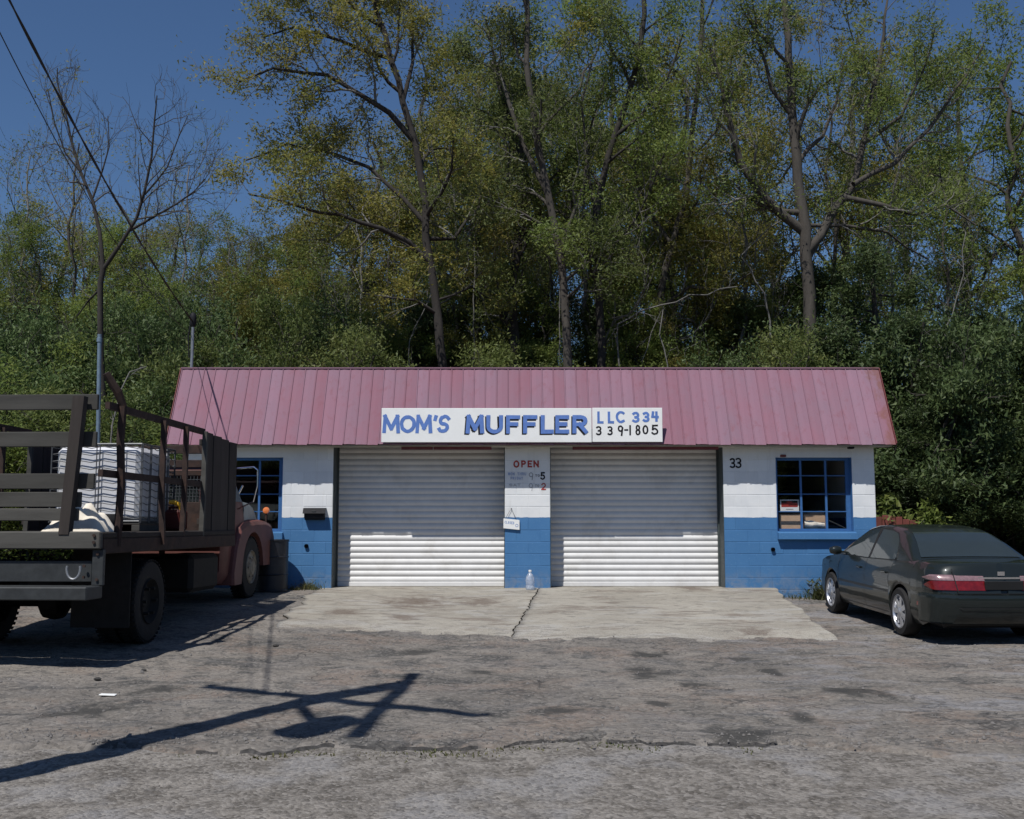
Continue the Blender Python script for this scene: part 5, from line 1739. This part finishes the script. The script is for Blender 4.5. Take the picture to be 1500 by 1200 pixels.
def pl(pxs, Y, dY=0.0):
    n = len(pxs)
    return np.array([tuple(P(x, y, Y + dY * i / max(1, n - 1))) for i, (x, y) in enumerate(pxs)])
def densify(pts, step=.5, r=None, amp=.03):
    out = [pts[0]]
    for a, b in zip(pts[:-1], pts[1:]):
        k = max(1, int(np.linalg.norm(b - a) / step))
        for i in range(1, k + 1):
            p = a + (b - a) * i / k
            if i < k and r is not None: p = p + r.normal(0, amp, 3)
            out.append(p)
    return np.array(out)
def to_ground(pts):
    b = pts[0].copy(); b[2] = float(gz(b[0], b[1])) - .15
    if pts[0][2] - b[2] > .3: pts = np.concatenate([[b], pts])
    return pts

def hero(seed, label, trunk, Y, r0, r1, limbs, wm, lm, per=4, sigma=.19, size=.13, cap=42000, kids=(5, 6, 6), tw=(.5, 7), keepz=None, name='tall_tree', tmin=.45, aspect=.55, sub=3.0):
    T = Tree(seed, kids=kids)
    tp_ = densify(to_ground(pl(trunk, Y)), .6, T.r, .03)
    T.branch(tp_, r0, r1, 0, tmin=tmin, nk=tw[1], lenf=sub)
    for lim in limbs:
        pts, dY, ra, rb = lim[:4]
        nk = lim[4] if len(lim) > 4 else 6
        lp = densify(pl(pts, Y, dY), .5, T.r, .04)
        T.branch(lp, ra, rb, 1, tmin=.2, nk=nk, lenf=1.9)
    lv = T.leaves(per, sigma, size, cap, aspect=aspect) if lm else None
    return emit(name, label, 'tree', tuple(tp_[0]), T.wood(), lv, wm, lm, None, T.twigs())

# ---- the tall trees whose trunks can be followed
hero(1, 'tall leaning tree with dark trunk rising behind the roof left of the sign', [(650, 545), (642, 470), (633, 400), (624, 300), (609, 210), (590, 150), (571, 85), (552, 20), (540, -60)], 27.0, .15, .06,
     [([(634, 390), (600, 355), (560, 335), (500, 315), (430, 300), (365, 285)], -1.5, .07, .02, 12), ([(625, 330), (590, 290), (540, 245), (480, 222), (420, 210), (360, 235)], 1.0, .07, .02, 13),
      ([(605, 205), (570, 165), (530, 140), (480, 110), (400, 100), (350, 120)], -1.0, .08, .02, 11), ([(628, 350), (665, 350), (685, 320), (720, 280)], 1.0, .06, .02, 6),
      ([(590, 150), (600, 110), (604, 60), (600, -20)], .6, .06, .02, 6), ([(571, 85), (500, 60), (430, 40), (385, 55)], -.8, .06, .02, 9), ([(640, 460), (610, 440), (560, 435)], -.8, .05, .02, 4),
      ([(560, 40), (500, -10), (430, -30)], -.5, .05, .02, 7), ([(640, 440), (690, 420), (720, 440)], 1, .04, .015, 4)], 'barkdark', 'leaf_olive', per=12, size=.08, cap=190000)
hero(2, 'tall forked tree with pale trunk rising behind the middle of the sign', [(832, 548), (829, 470), (823, 390), (812, 330), (800, 270), (785, 190), (776, 130), (772, 60), (770, -40)], 27.6, .15, .06,
     [([(812, 325), (800, 280), (770, 220), (745, 150), (725, 90), (712, 30)], .8, .08, .03, 7), ([(820, 370), (845, 300), (860, 230), (852, 150), (870, 80)], -.5, .06, .02, 7),
      ([(785, 200), (810, 170), (850, 130), (880, 60)], .6, .05, .02, 6), ([(815, 340), (760, 310), (715, 300), (680, 340)], -1.0, .05, .015, 6), ([(826, 440), (870, 400), (900, 370)], -.6, .04, .015, 4)],
     'bark', 'leaf_mid', per=12, size=.076, cap=140000)
hero(3, 'slender tree leaning right behind the roof above the word on the sign end', [(880, 545), (879, 470), (876, 400), (870, 330), (882, 270), (900, 200), (918, 150), (934, 90), (944, 20), (950, -50)], 28.4, .15, .06,
     [([(872, 330), (862, 260), (862, 200), (885, 120)], .6, .06, .02, 6), ([(900, 200), (940, 170), (975, 120), (1000, 50)], -.6, .06, .02, 7), ([(876, 380), (925, 330), (955, 270), (985, 200)], -.9, .05, .015, 6),
      ([(925, 130), (900, 80), (880, 20)], .5, .05, .02, 6)], 'barkdark', 'leaf_green', per=12, size=.076, cap=140000)
hero(4, 'thick trunked old tree standing high behind the right half of the roof', [(1190, 545), (1186, 430), (1180, 370), (1174, 300), (1167, 230), (1160, 160), (1155, 90), (1150, 20), (1148, -60)], 28.0, .23, .07,
     [([(1178, 340), (1140, 310), (1112, 280), (1085, 240), (1072, 190), (1058, 130), (1040, 70)], -.8, .13, .03, 9), ([(1182, 370), (1215, 320), (1245, 280), (1262, 220), (1275, 150), (1290, 80), (1300, 0)], .8, .13, .03, 10),
      ([(1240, 290), (1290, 300), (1340, 315), (1385, 300), (1430, 330)], -.6, .08, .02, 8), ([(1250, 270), (1310, 240), (1360, 190), (1400, 130), (1440, 70)], .6, .08, .02, 9),
      ([(1168, 240), (1205, 200), (1225, 150), (1235, 80)], .5, .07, .02, 7), ([(1160, 170), (1130, 130), (1110, 60), (1100, -10)], -.5, .06, .02, 7), ([(1265, 210), (1320, 170), (1350, 110), (1370, 40)], -.5, .06, .02, 7),
      ([(1178, 330), (1235, 330), (1300, 340), (1360, 380)], .6, .06, .02, 6)], 'bark', 'leaf_green', per=10, size=.076, cap=190000)
hero(5, 'vine darkened tree with twin stems behind the roof over the letters', [(755, 545), (752, 480), (748, 420), (760, 350), (772, 290), (765, 220), (740, 150), (720, 90)], 29.5, .24, .06,
     [([(752, 470), (712, 430), (700, 380), (705, 310), (690, 230)], .6, .12, .03, 7), ([(760, 350), (800, 300), (830, 230), (850, 150)], .4, .07, .02, 6)], 'barkdark', 'leaf_mid', per=12, size=.076, cap=120000)
hero(6, 'slim grey tree with hanging branches behind the roof beside the leaning tree', [(975, 545), (972, 480), (968, 430), (985, 360), (1005, 290), (1012, 210), (1022, 130), (1028, 50), (1030, -40)], 30.0, .15, .05,
     [([(970, 450), (1010, 420), (1060, 425), (1100, 400)], -1.2, .06, .02, 6), ([(985, 360), (950, 310), (930, 250), (935, 180)], .5, .06, .02, 6), ([(1010, 230), (1050, 190), (1065, 120), (1080, 60)], .5, .05, .02, 6)],
     'bark', 'leaf_olive', per=12, size=.076, cap=140000)
# bare tree at the far left
T = Tree(21, kids=(7, 8, 6), spread=(20, 50), up=.08, wander=.17, minr=.004)
Yb = 23.5
tpb = densify(to_ground(pl([(150, 560), (147, 480), (147, 415), (151, 395)], Yb)), .6, T.r, .02)
T.branch(tpb, .075, .06, 0, tmin=.9, nk=1, lenf=1.0)
for pts, dY, ra, rb, nk in (([(151, 395), (146, 340), (136, 295), (118, 252), (104, 205), (92, 150), (84, 100)], .5, .05, .012, 9),
                            ([(151, 395), (175, 360), (200, 320), (212, 280), (222, 230), (226, 180), (230, 140)], -.4, .048, .012, 11),
                            ([(190, 338), (225, 318), (260, 298), (285, 280), (300, 262)], .4, .032, .010, 9),
                            ([(136, 290), (150, 250), (160, 215), (158, 170)], .3, .024, .008, 7), ([(118, 252), (96, 225), (80, 180), (70, 130)], -.3, .024, .008, 7),
                            ([(212, 285), (245, 245), (262, 200), (275, 170)], .3, .024, .008, 8), ([(150, 420), (130, 440), (112, 465)], .5, .03, .012, 4)):
    T.branch(densify(pl(pts, Yb, dY), .4, T.r, .03), ra, rb, 1, tmin=.25, nk=nk, lenf=1.5)
emit('bare_tree', 'leafless forked tree against the blue sky at the far left', 'tree', tuple(tpb[0]), T.wood(), None, 'barkdark', None, None, T.twigs(), 'bark')
# pale dead limbs lying in the shrubs (each a fallen or dead stem of its own)
def dead(seed, pts, Y, dY, r, label):
    T = Tree(seed, kids=(5, 4, 3), spread=(25, 60), maxl=2)
    lp = densify(pl(pts, Y + (2.3 if Y > 25 else 0), dY), .35, T.r, .035)
    lp = to_ground(lp)
    T.branch(densify(lp, .35, T.r, .02), r * .9, r * .3, 0, tmin=.45, lenf=.8)
    t = thing('dead_branch', label, 'branch', tuple(lp[0])); w = T.wood(); tw_ = T.twigs()
    if tw_: tag(link('twigs', fast_mesh('twigs', tw_[0] - lp[0], tw_[1], M['barkpale'], True), t), kind='stuff')
    link('stem', fast_mesh('stem', w[0] - lp[0], w[1], M['barkpale'], True), t)
dead(31, [(1128, 470), (1120, 430), (1085, 375), (1110, 350), (1150, 320), (1165, 305)], 26.3, -.3, .05, 'pale bent dead branch before the dark hollow right of the sign')
dead(32, [(905, 475), (940, 455), (968, 447), (1010, 432), (1080, 420)], 26.0, -.3, .045, 'long pale dead branch slanting over the roof right of the sign')
dead(33, [(978, 535), (966, 490), (972, 450), (962, 470), (940, 530)], 25.8, .2, .035, 'pale drooping dead twigs just over the roof right of the sign')
dead(34, [(1195, 510), (1230, 485), (1270, 460)], 25.6, -.2, .05, 'pale fallen limb slanting in the dark bushes over the right roof end')
dead(35, [(165, 620), (178, 570), (190, 545), (215, 537)], 21.2, .2, .035, 'curved pale sapling stem behind the truck rails')
dead(36, [(600, 500), (628, 440), (640, 400)], 26.2, .2, .03, 'pale dead sapling beside the leaning dark trunk')
dead(37, [(1385, 480), (1400, 440), (1412, 400), (1415, 340)], 25.0, .2, .03, 'pale thin stem in front of the dark evergreens at the far right')
dead(38, [(820, 420), (860, 380), (905, 330), (960, 250)], 26.8, .2, .025, 'thin pale vine crossing between the forked and the slender trunk')
dead(39, [(695, 345), (720, 285), (738, 275), (760, 330), (790, 350)], 26.6, .2, .03, 'pale arching dead limb left of the forked trunk')

# ---- grove trees: a few grown models, copied with their parts
def proto(seed, hgt, rad, wm, lm, leafsize, cap, base=.25, per=11, kids=(12, 6, 5), up=.04, name='grove_tree', sigma=.22, spread=(40, 75), lenf=None, aspect=.55):
    T = Tree(seed, kids=kids, up=up, spread=spread)
    n = int(hgt / .7)
    pts = np.array([(T.r.normal(0, .10) + .3 * math.sin(i * .4 + seed), T.r.normal(0, .10), hgt * i / n * .93) for i in range(n + 1)]); pts[0] = (0, 0, -.2)
    T.branch(pts, rad, rad * .25, 0, tmin=base, lenf=lenf or hgt * .30)
    w = T.wood(); lv = T.leaves(per, sigma, leafsize, cap, aspect=aspect)
    t = thing(name, '', 'tree')
    tw_ = T.twigs()
    link('trunk', fast_mesh('trunk', w[0], w[1], M[wm], True), t); tag(link('branches', fast_mesh('branches', tw_[0], tw_[1], M['bark'], True), t), kind='stuff'); link('crown', fast_mesh('crown', lv[0], lv[1], M[lm]), t)
    return t
def shrub_proto(seed, hgt, lm, leafsize, cap, name='shrub', wide=.45):
    T = Tree(seed, kids=(6, 6, 4), spread=(25, 60), up=.03); T.clump = .16
    for k in range(7):
        a = k * 2.4; p = (math.cos(a) * .25, math.sin(a) * .25, -.1)
        d = np.array([math.cos(a) * wide, math.sin(a) * wide, 1.0]); d /= np.linalg.norm(d)
        T.branch(T.path(p, d, hgt * T.r.uniform(.75, 1.0), 0), .045, .012, 1, tmin=.12, nk=9, lenf=hgt * .38)
    w = T.wood(); lv = T.leaves(34, .17, leafsize, cap)
    t = thing(name, '', 'shrub')
    tw_ = T.twigs(); link('stems', fast_mesh('stems', w[0], w[1], M['barkdark'], True), t); tag(link('branches', fast_mesh('branches', tw_[0], tw_[1], M['bark'], True), t), kind='stuff'); link('crown', fast_mesh('crown', lv[0], lv[1], M[lm]), t)
    return t
def where(px):
    for lim, t_ in ((60, 'beyond the left edge of the photo'), (150, 'above the truck tailgate'), (240, 'left of the service mast'), (330, 'behind the service mast'), (430, 'above the left end of the roof'), (520, 'behind the roof over the left roller door'), (600, 'behind the roof over the start of the sign'),
                    (680, 'behind the leaning dark trunk'), (770, 'behind the roof over the middle of the sign'), (850, 'behind the forked pale trunk'), (930, 'behind the slender trunk by the sign end'), (1020, 'behind the roof just right of the sign'), (1110, 'left of the thick trunked old tree'),
                    (1210, 'behind the thick trunked old tree'), (1290, 'above the right end of the roof'), (1370, 'over the board fence and car roof'), (1450, 'above the car boot at the right'), (9999, 'beyond the right edge of the car')):
        if px < lim: return t_
used = set()
def place(p, px, Y, hgt, base_h, label, group, wscale=1.0, rz=None, cat=None, x=None):
    X = P(px, 700, Y).x if x is None else x
    o = p if p not in used else copy_tree(p)
    used.add(p)
    o.location = (X, Y, float(gz(X, Y)) - .1)
    k = hgt / base_h
    if cat == 'shrub': wscale = min(wscale, 1.25 / k)
    o.scale = (k * wscale, k * wscale, k)
    o.rotation_euler = (0, 0, random.uniform(0, 6.28) if rz is None else rz)
    tag(o, label, cat, group)
    return o
def top_h(px, py, Y):
    X = P(px, 700, Y).x
    return P(px, py, Y).z - float(gz(X, Y))
gA = [proto(101, 14, .20, 'bark', 'leaf_olive', .10, 95000), proto(102, 14, .18, 'bark', 'leaf_green', .10, 95000), proto(103, 14, .2, 'barkdark', 'leaf_mid', .10, 100000), proto(104, 14, .17, 'barkpale', 'leaf_olive', .095, 60000, base=.35),
      proto(105, 14, .18, 'bark', 'leaf_green', .10, 80000, base=.3)]
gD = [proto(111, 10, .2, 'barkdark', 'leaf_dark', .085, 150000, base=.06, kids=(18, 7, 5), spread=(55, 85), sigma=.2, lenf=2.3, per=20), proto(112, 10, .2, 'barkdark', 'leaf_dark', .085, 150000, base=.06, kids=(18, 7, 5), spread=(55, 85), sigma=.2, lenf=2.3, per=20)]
gB = [proto(131, 13, .10, 'bark', 'leaf_olive', .08, 2500, base=.3, per=1, kids=(12, 8, 6), up=.09, spread=(22, 50), name='bare_grove_tree'), proto(132, 13, .09, 'barkpale', 'leaf_green', .08, 3500, base=.3, per=1, kids=(12, 8, 6), up=.09, spread=(22, 50), name='bare_grove_tree')]
for p_ in gB:
    for c_ in p_.children:
        if c_.name.startswith('branches'): c_.data.materials[0] = M['barkpale']
sU = [shrub_proto(121, 3.6, 'leaf_under', .056, 130000), shrub_proto(122, 3.6, 'leaf_mid', .052, 120000), shrub_proto(123, 3.6, 'leaf_green', .058, 120000)]
sD = [shrub_proto(124, 3.6, 'leaf_dark', .075, 110000, 'evergreen_shrub')]

# far row left of and behind the shop, tops about y 300-340
LOOK = ['olive yellow tree', 'fresh green tree', 'mid green tree', 'pale stemmed tree', 'airy bright tree']
g1 = 'trees of the far row at the left'
for i, (px, py, Y, k) in enumerate([(20, 320, 40, 2), (75, 290, 43, 0), (130, 310, 40, 1), (185, 330, 44, 2), (235, 310, 41, 0), (285, 335, 45, 4), (330, 325, 42, 1), (375, 335, 46, 0), (425, 325, 42, 0), (470, 320, 45, 4), (-40, 300, 42, 1), (-100, 310, 44, 0), (-160, 300, 41, 2), (510, 300, 40, 0), (350, 380, 36, 3), (250, 400, 35, 2), (110, 370, 34, 1), (200, 350, 33, 4), (300, 370, 33, 1), (395, 380, 34, 0), (45, 350, 34, 4), (470, 390, 33, 4), (160, 420, 31, 1), (260, 430, 31, 4), (350, 430, 31.5, 0)]):
    place(gA[k], px, Y, top_h(px, py, Y), 14, LOOK[k] + ' far off ' + where(px) + (', tall' if py < 340 else ', low'), g1, 1.05)
# grove behind the roof
g2 = 'grove trees behind the shop roof'
for i, (px, py, Y, k) in enumerate([(545, 160, 38, 0), (610, 60, 41, 3), (660, 120, 37, 0), (700, 30, 43, 2), (745, 120, 36, 2), (800, 40, 40, 3), (850, 90, 37, 1), (905, 20, 42, 4), (955, 140, 35, 1), (1000, 60, 39, 0), (1050, 190, 36, 0), (560, 330, 33, 0), (640, 330, 34, 2), (720, 300, 33, 2), (810, 340, 33, 2), (900, 310, 32, 1), (990, 300, 31, 0), (1070, 330, 31, 0), (1120, 60, 44, 3), (1260, 30, 44, 3), (1340, 120, 42, 4), (1430, 60, 40, 4), (1510, 40, 38, 1), (570, 410, 30.5, 1), (655, 425, 31, 4), (735, 400, 31, 1), (800, 430, 30.5, 4), (860, 415, 31, 1), (935, 420, 30, 4), (1010, 430, 30.5, 0), (1085, 440, 30, 1), (1150, 450, 30, 4), (690, 470, 30, 0), (770, 480, 29.8, 1), (900, 475, 29.8, 4)]):
    place(gA[k], px, Y, top_h(px, py, Y), 14, LOOK[k] + ' in the grove ' + where(px) + (', tall' if py < 230 else ', low'), g2, .95)
g7 = 'nearly leafless trees'
for i, (px, py, Y, k) in enumerate([(262, 195, 33, 1), (95, 165, 34, 0), (20, 180, 35, 1), (330, 300, 34, 1), (205, 250, 36, 0), (655, 130, 31, 1), (745, 110, 30.5, 0), (870, 90, 31, 1), (960, 150, 31.5, 1), (1085, 90, 30, 1), (1230, 60, 31, 0), (1330, 130, 31, 1), (1395, 200, 29, 0), (520, 240, 32, 1)]):
    place(gB[k], px, Y, top_h(px, py, Y), 13, 'nearly leafless ' + ('grey' if k else 'brown') + ' stemmed tree ' + where(px), g7, .9)
g3 = 'dark evergreen trees at the right'
for i, (px, py, Y, k) in enumerate([(1290, 350, 27.5, 0), (1350, 440, 26, 1), (1415, 480, 26.5, 0), (1480, 440, 28, 1), (1550, 420, 27, 0), (1230, 370, 30, 1), (1100, 430, 30.5, 0), (1040, 400, 33, 1), (1160, 400, 32, 0), (1390, 520, 24.6, 1)]):
    place(gD[k], px, Y, top_h(px, py, Y), 10, 'dark dense evergreen ' + where(px) + (', tall' if py < 400 else ', low'), g3, 1.15)
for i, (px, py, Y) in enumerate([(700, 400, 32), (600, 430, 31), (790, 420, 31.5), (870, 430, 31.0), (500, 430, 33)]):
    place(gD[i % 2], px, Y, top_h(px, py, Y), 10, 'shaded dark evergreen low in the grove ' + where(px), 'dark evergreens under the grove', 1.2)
# understory
g4 = 'shrubs behind the shop'
xs_ = np.linspace(-13.5, 12.5, 24)
rr_ = random.Random(5)
for i, x in enumerate(xs_):
    Y = 27.2 + 1.6 * math.sin(i * 2.1)
    px = 750 + x / Y * 1590
    pyt = (455 if px < 540 else 522 if px < 1010 else 495) + rr_.uniform(-55, 30)
    k = rr_.choice([0, 1, 2, 0, 1, 3] if px < 1000 else [3, 0, 0, 3, 1])
    p_ = (sU + sD)[k]
    place(p_, px, Y, top_h(px, pyt, Y), 3.6, ('green leafy shrub', 'olive leafed shrub', 'fresh green shrub', 'dark evergreen shrub')[k] + ' in the undergrowth ' + where(px), g4, rr_.uniform(.95, 1.35), x=x, cat='shrub')
g5 = 'shrubs behind the truck at the left'
for i, (px, py, Y) in enumerate([(95, 560, 23.4), (160, 580, 23.0), (225, 545, 24.2), (60, 520, 25), (130, 510, 25.5), (200, 500, 26), (265, 480, 26), (20, 540, 23.5), (-50, 520, 24), (-120, 500, 25), (-200, 520, 23)]):
    place(sU[(i + 1) % 3], px, Y, top_h(px, py, Y), 3.6, ('tall' if py < 530 else 'low') + ' leafy shrub behind the truck ' + where(px), g5, 1.2, cat='shrub')
g6 = 'dark shrubs behind the board fence'
for i, (px, py, Y) in enumerate([(1300, 640, 26.2), (1350, 680, 25.6), (1400, 660, 26.0), (1455, 640, 25.6), (1510, 650, 25.4), (1325, 570, 27.2), (1425, 560, 27)]):
    place(sD[0], px, Y, top_h(px, py, Y), 3.6, ('tall' if py < 600 else 'low') + ' dark leafy shrub ' + where(px), g6, 1.3, cat='shrub')
def low_sprig(px, Y, z0, hgt, label, seed):
    r = np.random.default_rng(seed)
    T = Tree(seed, kids=(5, 4), maxl=2, spread=(20, 50))
    X = P(px, 750, Y).x; b = (X, Y, float(gz(X, Y)))
    tp2 = T.path(b, (0, 0, 1), hgt, 0); T.branch(tp2, .02, .008, 0, tmin=.6, nk=8, lenf=.5)
    lv = T.leaves(6, .10, .11, 1200)
    t = thing('sapling', label, 'sapling', b); w = T.wood(); lo = np.array(b)
    link('stem', fast_mesh('stem', w[0] - lo, w[1], M['bark'], True), t); link('leaves', fast_mesh('leaves', lv[0] - lo, lv[1], M['leaf_green']), t)
low_sprig(1306, 23.7, 0, P(1306, 742, 23.7).z - .5, 'small bright green sapling topping the red board fence by the shop corner', 41)
low_sprig(1338, 23.7, 0, P(1338, 752, 23.7).z - .5, 'small bright green sapling over the far end of the red fence', 42)
for p_ in gA + gB + gD + sU + sD:
    if p_ not in used:
        for c in list(p_.children): bpy.data.objects.remove(c)
        bpy.data.objects.remove(p_)

# unseen woods added behind the camera to darken reflections and cut sky fill
def added_woods():
    r = np.random.default_rng(77)
    n = 70000
    x = r.uniform(-90, 90, n); y = -34 - r.uniform(0, 9, n)
    h = 6.5 + 2.2 * np.sin(x * .35) + 1.5 * np.sin(x * .93 + 1) + 1.0 * np.sin(x * 2.1)
    z = -.5 + h * r.uniform(0, 1, n) ** .8
    V, Fq = leaf_tris(r, np.stack([x, y, z], 1), .4, 1.0)
    o = link('added_woods', fast_mesh('added_woods', V, Fq, M['leaf_mid'])); tag(o, 'unseen wood edge added opposite the shop to shape reflections and fill light', kind='stuff')
added_woods()

# tell the last look-alikes apart by their place
by = {}
for o in col.objects:
    if o.parent is None and 'label' in o: by.setdefault(o['label'], []).append(o)
for lb, os_ in by.items():
    if len(os_) == 2:
        os_.sort(key=lambda o: o.location.x / o.location.y)
        for o, w_ in zip(os_, ('left', 'right')):
            n_ = lb + ', ' + w_ + ' of two'
            if len(n_.split()) <= 16: o['label'] = n_
